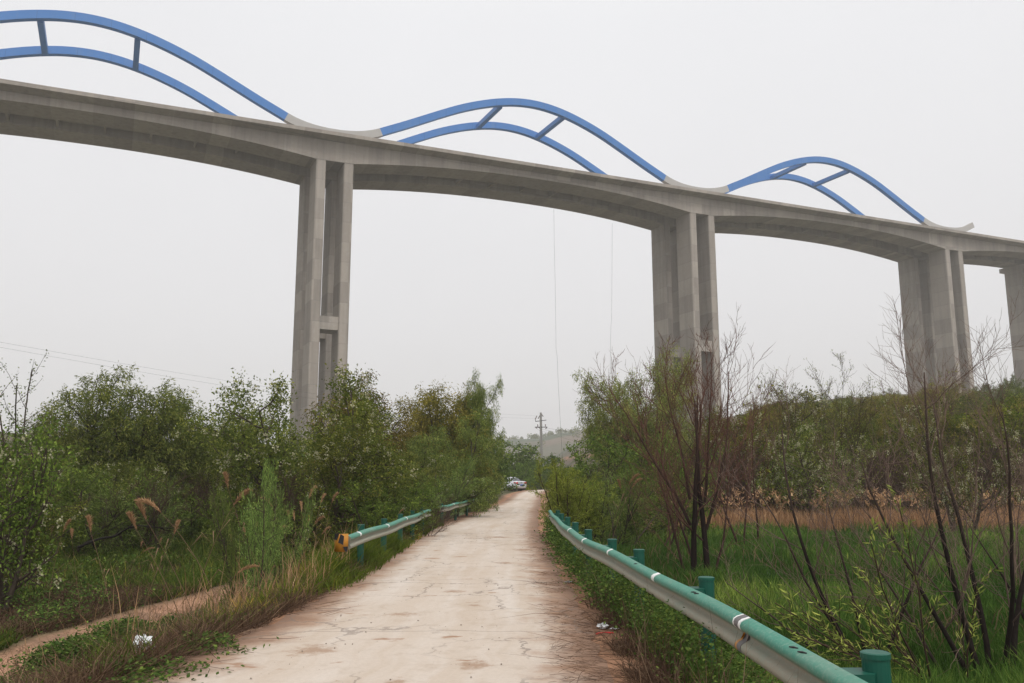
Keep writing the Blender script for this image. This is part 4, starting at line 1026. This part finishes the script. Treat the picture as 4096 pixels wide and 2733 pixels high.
def reed(k, xd, yd, Y, label, rz=0.0, sc=None):
    """plume tip at the sight line (xd, yd) at depth Y; the foot goes where that stem reaches the soil"""
    parts, tip = REEDS[k]; p = at(xd, yd, Y); z = float(gz(p[0], Y))
    s = (p[2] - z) / tip[2]; s = min(max(s, .3), 1.25) if sc is None else sc
    c_, s_ = math.cos(rz), math.sin(rz); tx, ty = tip[0] * c_ - tip[1] * s_, tip[0] * s_ + tip[1] * c_
    x, y = p[0] - tx * s, Y - ty * s
    t = empty('reed', (x, y, float(gz(x, y)) - .04), rz); t.scale = (s, s, s); tag(t, label, 'reed', 'dry plumed reeds')
    for nm, me in parts: link(nm, me, t)
reed(4, 322, 1188, 12.0, 'biggest dry plume leaning left over the weeds at the left')
reed(4, 300, 1212, 11.6, 'dry plume just below the biggest leaning plume')
reed(3, 350, 1205, 12.2, 'dry plume tucked right beside the biggest leaning plume', rz=2.9)
reed(1, 515, 1135, 14.0, 'left one of a pair of dry plumes at the tall feathery weeds')
reed(0, 548, 1130, 14.0, 'right one of a pair of dry plumes at the tall feathery weeds')
reed(2, 713, 1112, 15.5, 'tallest upright reed left of the barrier end')
reed(2, 738, 1135, 15.0, 'upright slender reed between the tallest reed and the barrier end', rz=.8)
reed(0, 727, 1150, 15.3, 'nodding reed bent to the right near the barrier end')
reed(2, 765, 1128, 16.2, 'reed standing right behind the orange barrier end')
reed(2, 692, 1165, 14.6, 'short dry reed in the clump left of the tallest reed', rz=2)
for i, (xx, yy) in enumerate([(640, 1180), (660, 1195), (675, 1188), (618, 1190), (590, 1205), (705, 1190), (745, 1185), (1020 * .55, 1215)]):
    reed(int(i % 3), xx, yy, 14.5 + .3 * i, 'short tan reed in the clump between the feathery weeds and the barrier end', rz=i * 1.1)
reed(0, 905, 1200, 19.5, 'drooping dry plume over the middle of the near left barrier')
reed(0, 918, 1172, 20.5, 'upper dry plume drooping above the near left barrier')
reed(3, 560, 1240, 9.8, 'pale dry plume drooping low at the foot of the forked weed')
reed(0, 1455, 1075, 24, 'highest dry plume left of the charred tree')
reed(0, 1450, 1112, 23, 'curved dry plume just below the highest one left of the charred tree')
reed(1, 1420, 1112, 23.5, 'dry plume leaning left beside the curved plume')
for i in range(11):
    xx = r.uniform(60, 760); yy = r.uniform(1195, 1260); reed(int(r.integers(0, 5)), xx, yy, r.uniform(11, 22), 'thin dry reed scattered in the weeds of the left bank', rz=r.uniform(-.6, .6) + (3.1 if r.random() < .4 else 0))

# ------------------------------------------------------------------ grass, weeds and litter (uncountable)
def blades(name, P, h, w, mat, label, cat_kind='stuff', lean=.35, curl=.5, tintmu=.5, tintsd=.22, seed=1, tint=None):
    r = np.random.default_rng(seed); n = len(P)
    a = r.random(n) * 6.28; D = np.stack([np.cos(a), np.sin(a), 0 * a], 1); a2 = r.random(n) * 6.28
    S = np.stack([np.cos(a2), np.sin(a2), 0 * a2], 1) * (w * r.uniform(.6, 1.3, n))[:, None] * .5
    ln = np.abs(r.normal(0, lean, n))[:, None]; h = (h * r.uniform(.6, 1.25, n))[:, None]; up = np.array([0, 0, 1.])
    m = P + (up + D * ln) * h * .55; t = m + (up * (1 - curl * r.random(n)[:, None]) + D * (ln + curl * r.random(n)[:, None])) * h * .45
    V = np.stack([P - S, P + S, m + S * .75, m - S * .75, t], 1).reshape(-1, 3)
    i = np.arange(n)[:, None] * 5
    T = np.clip(r.normal(tintmu, tintsd, n), 0, 1) if tint is None else np.clip(tint + r.normal(0, .12, n), 0, 1)
    me = mesh_raw(name, V, {4: i + np.array([[0, 1, 2, 3]]), 3: i + np.array([[3, 2, 4]])}, mat, False, np.repeat(T, 5))
    o = link(name, me); tag(o, label, None, None, cat_kind); return o
def pts_on(x, y, dz=-.02): return np.stack([x, y, gz(x, y) + dz], 1)
def logY(n, a, b, r): return a * (b / a) ** r.random(n)

# field on the right
n = 150000; Y = logY(n, 3.0, 42.5, r); off = r.random(n) ** 1.25
X = edgeR(Y) + .95 + off * (Y * .62 + 1.5)
k = fnoise(X, Y, 2.3); k2 = fnoise(X + 40, Y, .7)
keep = (k2 > .22) & ~((Y > 6) & (Y > 40.5 + 4 * (fnoise(X, Y, 3) - .5)))
X, Y, k = X[keep], Y[keep], k[keep]
h = (.22 + .38 * sstep(.3, .7, k)) * (.55 + .45 * sstep(1.2, 2.6, X - edgeR(Y)))
blades('field_grass', pts_on(X, Y), h, .010 + .0009 * Y, M['grass'], 'lush green grass filling the field right of the barrier', lean=.3, tint=.08 + .85 * sstep(.25, .78, k) * (.55 + .9 * (fnoise(X + 7, Y, 5) - .25)), seed=5)
n = 5000; Y = logY(n, 4, 41, r); X = edgeR(Y) + 1.1 + r.random(n) * (Y * .6 + 1.5); kk = fnoise(X + 3, Y, 1.8) > .5; X, Y = X[kk], Y[kk]
blades('field_straw', pts_on(X, Y), .55, .006 + .0006 * Y, M['dry'], 'dead straw stems mixed into the green field', lean=.6, curl=.7, tintmu=.55, seed=33)
# grass and herbs under the right barrier
n = 30000; Y = logY(n, 2.8, 30, r); X = edgeR(Y) + .66 + np.abs(r.normal(0, .35, n)) + .1
X = np.where((Y < 5) & (X < edgeR(Y) + .55), X + .2, X)
kk = r.random(n) < .12 + .88 * sstep(7.5, 12, Y); X, Y = X[kk], Y[kk]; n = len(X)
blades('verge_grass', pts_on(X, Y), .36 * r.uniform(.4, 1.25, n), .008 + .0007 * Y, M['grass'], 'green grass growing under the right barrier', lean=.5, tintmu=.45, seed=6)
n = 9000; Y = logY(n, 2.8, 12, r); X = edgeR(Y) + .42 + np.abs(r.normal(0, .30, n)); kk = fnoise(X, Y, .5) > .42; X, Y = X[kk], Y[kk]
blades('verge_dead_grass', pts_on(X, Y), .20 * r.uniform(.4, 1.3, len(X)), .009, M['dry'], 'matted dead grass and stems on the right verge', lean=1.5, curl=1.0, tintmu=.25, seed=26)
# left bank
n = 52000; Y = logY(n, 6.0, 32, r); dl = r.gamma(2.2, .75, n) * (1 - .45 * (r.random(n) < .5) * (Y > 12)) + .45 - .42 * sstep(11, 14, Y)
X = edgeL(Y) - dl; k = fnoise(X, Y, 1.1); pm = np.abs(X - PATHX(Y)) > .5
keep = (k > .30 + .22 * sstep(1.4, 2.2, dl) * (1 - sstep(14, 18, Y))) & (np.abs(X - PATHX(Y)) > .65); X, Y, k, dl = X[keep], Y[keep], k[keep], dl[keep]
low = 1 - .85 * sstep(.8, 1.8, dl) * (1 - sstep(14, 19, Y))
near = 1 - sstep(9.5, 14.5, Y - 1.2 * (dl < 1.2))
kp = r.random(len(X)) > .55 * near
X, Y, k, dl, low, near = X[kp], Y[kp], k[kp], dl[kp], low[kp], near[kp]
blades('bank_grass', pts_on(X, Y), (.24 + .46 * sstep(.35, .7, k)) * (.5 + .5 * sstep(.0, .9, dl)) * low * (1 - .45 * near), .008 + .0007 * Y, M['grass_mix'], 'mixed green and straw grass on the left bank', lean=.5, tint=.06 + 1.0 * fnoise(X + 9, Y, .8) ** 1.4, seed=7)
n = 20000; Y = logY(n, 5.5, 34, r); dl = np.abs(r.normal(0, .55, n)) + .30 + .25 * fnoise(Y * 0, Y, .5); X = edgeL(Y) - dl
blades('dry_grass', pts_on(X, Y), .26 * r.uniform(.5, 1.5, n), .006 + .0005 * Y, M['dry'], 'dry brown grass fringe on the left verge', lean=1.1, curl=.8, tintmu=.4, seed=8)
n = 1500; Y = r.uniform(10.5, 17.5, n); X = edgeL(Y) - .35 - r.gamma(2.0, .6, n); kk = fnoise(X, Y, .6) > .47; X, Y = X[kk], Y[kk]
blades('tall_straw', pts_on(X, Y), .85 * r.uniform(.5, 1.2, len(X)), .012, M['reed_tan'], 'tall pale straw stems standing in the left bank grass', lean=.28, curl=.45, tintmu=.5, seed=30)
n = 700; Y = logY(n, 3.5, 14, r); X = edgeR(Y) + .55 + np.abs(r.normal(0, .3, n)); 
blades('tall_stems', pts_on(X, Y), .65 * r.uniform(.4, 1.2, n), .006, M['litter'], 'thin dead weed stems standing along the right barrier', lean=.4, curl=.4, tintmu=.5, seed=31)
n = 2200; Y = r.uniform(8, 20, n); X = PATHX(Y) + r.normal(0, .45, n); kk = fnoise(X, Y, .8) > .45; X, Y = X[kk], Y[kk]
blades('track_grass', pts_on(X, Y), .16, .008, M['dry'], 'sparse dry grass on the dirt track', lean=1.0, curl=.8, tintmu=.4, seed=35)
# weedy lowland beyond the path
n = 60000; Y = logY(n, 7.5, 34, r); X = PATHX(Y) - .75 - r.random(n) ** 1.3 * (Y * .5 + 1)
k = fnoise(X + 60, Y, 1.5); keep = k > .50 - .1 * sstep(16, 24, Y); Xg, Yg = X[keep], Y[keep]
blades('lowland_grass', pts_on(Xg, Yg), .30 * (1 + sstep(18, 28, Yg)), .008 + .0009 * Yg, M['grass_low'], 'green grass patches on the low ground left of the dirt track', tintmu=.45, lean=.6, seed=9)
keep = (k < .56); Xd, Yd = X[keep], Y[keep]
blades('dry_weeds', pts_on(Xd, Yd), .26, .007 + .0006 * Yd, M['dry'], 'matted brown weeds on the low ground left of the dirt track', lean=1.3, curl=1.0, tintmu=.3, seed=10)
def cover(name, X, Y, h, size, mat, label, seed):
    r = np.random.default_rng(seed); n = len(X)
    P = pts_on(X, Y, 0); P[:, 2] += h * r.random(n)
    D = unit(np.stack([r.normal(size=n), r.normal(size=n), np.abs(r.normal(size=n)) * .5 - .1], 1)); S = unit(np.cross(D, np.array([0, 0, 1.]) + r.normal(size=(n, 3)) * .5))
    l = (size * r.uniform(.6, 1.4, n))[:, None]
    V = np.stack([P, P + D * l * .5 + S * l * .28, P + D * l, P + D * l * .5 - S * l * .28], 1).reshape(-1, 3)
    me = mesh_raw(name, V, {4: np.arange(n * 4).reshape(-1, 4)}, mat, False, np.repeat(np.clip(r.normal(.5, .25, n), 0, 1), 4))
    tag(link(name, me), label, None, None, 'stuff')
n = 90000; Y = logY(n, 7.0, 32, r); X = PATHX(Y) - .75 - r.random(n) ** 1.3 * (Y * .5 + 1); k = fnoise(X, Y + 33, 1.0)
keep = k > .53; X, Y, k = X[keep], Y[keep], k[keep]
cover('ground_cover', X, Y, .40 * sstep(.50, .72, k), .032 + .0016 * Y, M['cover'], 'low leafy weeds carpeting the low ground on the left', 11)
n = 26000; Y = r.uniform(8.5, 15.0, n); X = PATHX(Y) + .62 + r.normal(0, .24, n); k = fnoise(X, Y, .9); keep = k > .40; X, Y, k = X[keep], Y[keep], k[keep]
cover('track_weeds', X, Y, .30 * sstep(.4, .65, k), .05, M['cover'], 'dense dark green weeds along the near edge of the dirt track', 12)
n = 22000; Y = logY(n, 2.8, 26, r); X = edgeR(Y) + .72 + np.abs(r.normal(0, .28, n)); k = fnoise(X, Y, .55); keep = k > .42; X, Y, k = X[keep], Y[keep], k[keep]
cover('verge_weeds', X, Y, .42 * sstep(.4, .7, k), .026 + .0018 * Y, M['bush'], 'leafy weeds poking out from under the right barrier', 13)
n = 46000; Y = logY(n, 2.6, 26, r); bx = np.interp(Y, [p[1] for p in R_PATH], [p[0] for p in R_PATH]); X = bx + r.normal(.12, .17, n); k = fnoise(X * .5, Y, .6); keep = k > .36; X, Y, k = X[keep], Y[keep], k[keep]
cover('rail_weeds', X, Y, .60 * (.35 + .65 * sstep(.34, .60, k)), .022 + .0018 * Y, M['cover'], 'leafy herbs growing up around the posts of the right barrier', 27)
n = 5000; Y = r.uniform(6.8, 9.0, n); X = edgeL(Y) - .55 + r.normal(0, .3, n); k = fnoise(X, Y, .5); keep = k > .45; X, Y, k = X[keep], Y[keep], k[keep]
cover('corner_weeds', X, Y, .16 * sstep(.4, .65, k), .045, M['cover'], 'green weeds beside the lane in the bottom left corner', 14)
n = 26000; Y = logY(n, 6.8, 15, r); X = edgeL(Y) - .5 - r.random(n) * 3.3; k = fnoise(X + 5, Y, .7); kk = (k > .40) & (np.abs(X - PATHX(Y)) > .8); X, Y, k = X[kk], Y[kk], k[kk]
cover('bank_weeds', X, Y, .13 * sstep(.38, .65, k), .040, M['cover'], 'low dark herbs mixed into the brown weeds of the left bank', 24)
n = 16000; Y = logY(n, 6.8, 16, r); X = edgeL(Y) - .6 - r.random(n) * 3.2; kk = (fnoise(X, Y + 70, .9) > .42) & (np.abs(X - PATHX(Y)) > .8); X, Y = X[kk], Y[kk]
blades('brown_weeds', pts_on(X, Y), .12, .011, M['dry'], 'matted dead brown weeds on the left bank beside the track', lean=1.3, curl=1.0, tintmu=.28, seed=25)
# tan reed bed at the far edge of the field
n = 26000; X = r.uniform(6, 58, n); Y = 40.8 + 4.6 * r.random(n) + 1.2 * (fnoise(X, X * 0, 6) - .5)
keep = X > 7 + 5 * fnoise(X, Y, 2); X, Y = X[keep], Y[keep]
blades('reed_bed', pts_on(X, Y), .80 + .55 * fnoise(X, Y + 7, 1.6), .035, M['reed_tan'], 'band of dry tan reeds between the field and the hillside', lean=.18, curl=.6, tintmu=.45, seed=15)
n = 5200; q = r.random((520, 2)); qx = 7 + q[:, 0] * 50; qy = 41.5 + q[:, 1] * 4.5; qz = gz(qx, qy) + r.uniform(1.1, 1.8, 520)
X = np.repeat(qx, 10) + r.normal(0, .07, n); Yp = np.repeat(qy, 10) + r.normal(0, .07, n); Z = np.repeat(qz, 10) + r.normal(0, .10, n)
blades('reed_plumes', np.stack([X, Yp, Z], 1), .20, .07, M['reed_tan'], 'feathery tan plumes above the far reed bed', lean=1.2, curl=1.2, tintmu=.7, seed=16)
# low herbs along the slope foot so that soil does not show bare
n = 36000; Y = logY(n, 49, 150, r); X = 6 + r.random(n) * (Y * .75); k = fnoise(X, Y, 4); keep = k > .40; X, Y = X[keep], Y[keep]
cover('slope_scrub', X, Y, .8, .12 + .002 * Y, M['bush'], 'low scrub covering the soil of the right hillside', 17)
# litter of twigs and straw
def twigs(name, X, Y, L, w, label, mat, seed, up=.05):
    r = np.random.default_rng(seed); n = len(X); P = pts_on(X, Y, .012 + 0 * X[0]); P[:, 2] = np.maximum(P[:, 2], zroad(Y) * (X > edgeL(Y) - .6) + .012 - (P[:, 2] < -.05))
    P[:, 2] = np.where((X > edgeL(Y) - .5) & (X < edgeR(Y) + .45), zroad(Y) + .028, gz(X, Y) + .02)
    a = r.normal(0, 1, n) + np.where(r.random(n) < .5, 0, 3.14); D = np.stack([np.cos(a), np.sin(a) * .8, r.random(n) * up], 1) * (L * r.uniform(.4, 1.5, n))[:, None]
    N = np.stack([-np.sin(a), np.cos(a), .6 + 0 * a], 1) * w; K = np.stack([0 * a, 0 * a, np.full(n, w)], 1)
    B = D * .5 + np.stack([r.normal(size=n) * .07, r.normal(size=n) * .07, np.abs(r.normal(size=n)) * .03], 1) * L
    V = np.stack([P - N, P + N, P + K, P + B - N, P + B + N, P + B + K, P + D], 1).reshape(-1, 3); i = np.arange(n)[:, None] * 7
    me = mesh_raw(name, V, {4: np.vstack([i + np.array([[0, 1, 4, 3]]), i + np.array([[1, 2, 5, 4]]), i + np.array([[2, 0, 3, 5]])]), 3: np.vstack([i + np.array([[3, 4, 6]]), i + np.array([[4, 5, 6]]), i + np.array([[5, 3, 6]])])}, mat, False, np.repeat(np.clip(r.normal(.4, .3, n), 0, 1), 7))
    tag(link(name, me), label, None, None, 'stuff')
n = 3600; Y = logY(n, 3.2, 26, r); X = edgeR(Y) + .30 + r.normal(0, .26, n); k = fnoise(X, Y, .6); keep = (k > .48) & (X > edgeR(Y) - .25); twigs('dry_twigs', X[keep], Y[keep], .16, .0016, 'dead twigs and straw strewn on the right verge', M['litter'], 18, .25)
n = 6000; Y = logY(n, 6, 34, r); X = edgeL(Y) - .25 - np.abs(r.normal(0, .33, n)); k = fnoise(X, Y, .7); keep = k > .44; twigs('dry_straw', X[keep], Y[keep], .15, .0016, 'dead straw and twigs strewn on the left verge', M['litter'], 19, .3)
n = 130; Y = logY(n, 4, 14, r); X = edgeR(Y) + .38 + r.normal(0, .22, n); twigs('fallen_twigs', X, Y, .75, .0024, 'long dead twigs reaching over the right edge of the lane', M['litter'], 20, .16)
n = 90; Y = logY(n, 6.5, 14, r); X = edgeL(Y) - .35 + r.normal(0, .22, n); twigs('fallen_stalks', X, Y, .6, .0024, 'long dead stalks lying over the left edge of the lane', M['litter'], 22, .16)
n = 1400; Y = r.uniform(7, 20, n); X = PATHX(Y) + r.normal(0, .5, n); twigs('track_litter', X, Y, .13, .002, 'straw bits and twigs scattered on the dirt track', M['litter'], 28, .2)
# pebbles on the lane
n = 260; Y = logY(n, 5, 26, r); X = edgeL(Y) + r.random(n) * (edgeR(Y) - edgeL(Y)); s = .004 + .010 * r.random(n) ** 3
oc = np.array([[1, 0, 0], [0, 1, 0], [-1, 0, 0], [0, -1, 0], [0, 0, .7], [0, 0, -.5]]); of = np.array([[0, 1, 4], [1, 2, 4], [2, 3, 4], [3, 0, 4], [1, 0, 5], [2, 1, 5], [3, 2, 5], [0, 3, 5]])
P = np.stack([X, Y, zroad(Y) + .024 + s * .3], 1)
V = (P[:, None] + oc[None] * s[:, None, None] * r.uniform(.6, 1.2, (n, 6, 1))).reshape(-1, 3)
me = mesh_raw('pebbles', V, {3: (np.arange(n)[:, None, None] * 6 + of[None]).reshape(-1, 3)}, M['ground'], False)
a = me.attributes.new('gcol', 'FLOAT_COLOR', 'POINT'); a.data.foreach_set('color', np.tile([.20, .165, .135, 1], n * 6).astype(np.float32))
tag(link('pebbles', me), 'scattered pebbles on the lane', None, None, 'stuff')
# far woods on the hazy central hill
n = 260; hx = r.uniform(-190, 230, n); hy = np.where(r.random(n) < .62, r.uniform(835, 880, n), r.uniform(520, 850, n))
m = 90; V = []; T = []
for x, y in zip(hx, hy):
    s = r.uniform(1.8, 4.4); q = unit(r.normal(size=(m, 3))) * (r.random(m)[:, None] ** .4) * np.array([s, s, s * .9]) + np.array([x, y, float(gz(x, y)) + s * .6])
    d = unit(r.normal(size=(m, 3))); e = unit(np.cross(d, r.normal(size=(m, 3)))); l = .55
    V.append(np.stack([q - d * l, q + e * l * .7, q + d * l, q - e * l * .7], 1).reshape(-1, 3)); T.append(np.repeat(r.random(m), 4))
V = np.vstack(V); tag(link('far_woods', leaf_mesh('far_woods', (V, np.arange(len(V)).reshape(-1, 4), np.concatenate(T)), M['hillgreen'])), 'faint woods on the hazy hill beyond the bend', None, None, 'stuff')

# ------------------------------------------------------------------ air, sky and light
mb = MB(); mb.box((0, 580, 70), (1480, 1340, 156))
hz = Nodes('haze_air'); pv = hz.n('VolumePrincipled', {'Color': (.97, .965, .96, 1), 'Density': .00045, 'Anisotropy': 0.0})
hz.t.links.new(pv.outputs[0], hz.out.inputs['Volume'])
tag(mb.build('haze', hz.m), 'thin pale spring haze filling the valley', None, None, 'stuff')

EL, AZS = 58.0, 150.0                                              # veiled sun, behind and right of the camera (azimuth clockwise from +y)
W = bpy.data.worlds.new('World'); SC.world = W; W.use_nodes = True
nt = W.node_tree; nt.nodes.clear()
out = nt.nodes.new('ShaderNodeOutputWorld')
sky = nt.nodes.new('ShaderNodeTexSky'); sky.sky_type = 'NISHITA'; sky.sun_disc = False
sky.sun_elevation = rad(EL); sky.sun_rotation = rad(AZS); sky.air_density = 1; sky.dust_density = 6; sky.ozone_density = 1
b1 = nt.nodes.new('ShaderNodeBackground'); b1.inputs[1].default_value = .05
hs = nt.nodes.new('ShaderNodeHueSaturation'); hs.inputs['Saturation'].default_value = .12
nt.links.new(sky.outputs[0], hs.inputs['Color']); nt.links.new(hs.outputs[0], b1.inputs[0])
tc = nt.nodes.new('ShaderNodeTexCoord'); sp = nt.nodes.new('ShaderNodeSeparateXYZ'); nt.links.new(tc.outputs['Generated'], sp.inputs[0])
cr = nt.nodes.new('ShaderNodeValToRGB'); e = cr.color_ramp.elements
e[0].position = 0; e[0].color = (.60, .585, .592, 1); e[1].position = 1; e[1].color = (1.0, .985, .97, 1)
for p_, c_ in ((.18, (.665, .655, .668, 1)), (.5, (.755, .755, .772, 1)), (.75, (.93, .925, .92, 1))):
    q = cr.color_ramp.elements.new(p_); q.color = c_
nt.links.new(sp.outputs[2], cr.inputs[0])
cl = nt.nodes.new('ShaderNodeTexNoise'); cl.inputs['Scale'].default_value = 1.6; cl.inputs['Detail'].default_value = 4
nt.links.new(tc.outputs['Generated'], cl.inputs['Vector'])
mr = nt.nodes.new('ShaderNodeMapRange'); mr.inputs[3].default_value = .91; mr.inputs[4].default_value = 1.06; nt.links.new(cl.outputs[0], mr.inputs[0])
b2 = nt.nodes.new('ShaderNodeBackground'); nt.links.new(cr.outputs[0], b2.inputs[0]); nt.links.new(mr.outputs[0], b2.inputs[1])
ad = nt.nodes.new('ShaderNodeAddShader'); nt.links.new(b1.outputs[0], ad.inputs[0]); nt.links.new(b2.outputs[0], ad.inputs[1])
nt.links.new(ad.outputs[0], out.inputs[0])
sun = bpy.data.lights.new('sun', 'SUN'); sun.energy = 1.45; sun.angle = rad(22); sun.color = (1, .965, .92)
so = bpy.data.objects.new('sun', sun); COL.objects.link(so)
sd = Vector((math.sin(rad(AZS)) * math.cos(rad(EL)), math.cos(rad(AZS)) * math.cos(rad(EL)), math.sin(rad(EL))))
so.rotation_euler = (-sd).to_track_quat('-Z', 'Y').to_euler(); so.location = (0, 0, 60)

vs = SC.view_settings; SC.display_settings.display_device = 'sRGB'
vs.view_transform = 'Standard'; vs.look = 'None'; vs.gamma = 1; vs.use_curve_mapping = False; vs.exposure = 0
cy = SC.cycles
cy.max_bounces = 6; cy.diffuse_bounces = 3; cy.glossy_bounces = 2; cy.transmission_bounces = 3; cy.transparent_max_bounces = 6; cy.volume_bounces = 2
cy.use_denoising = True; cy.sample_clamp_indirect = 4
SC.render.film_transparent = False
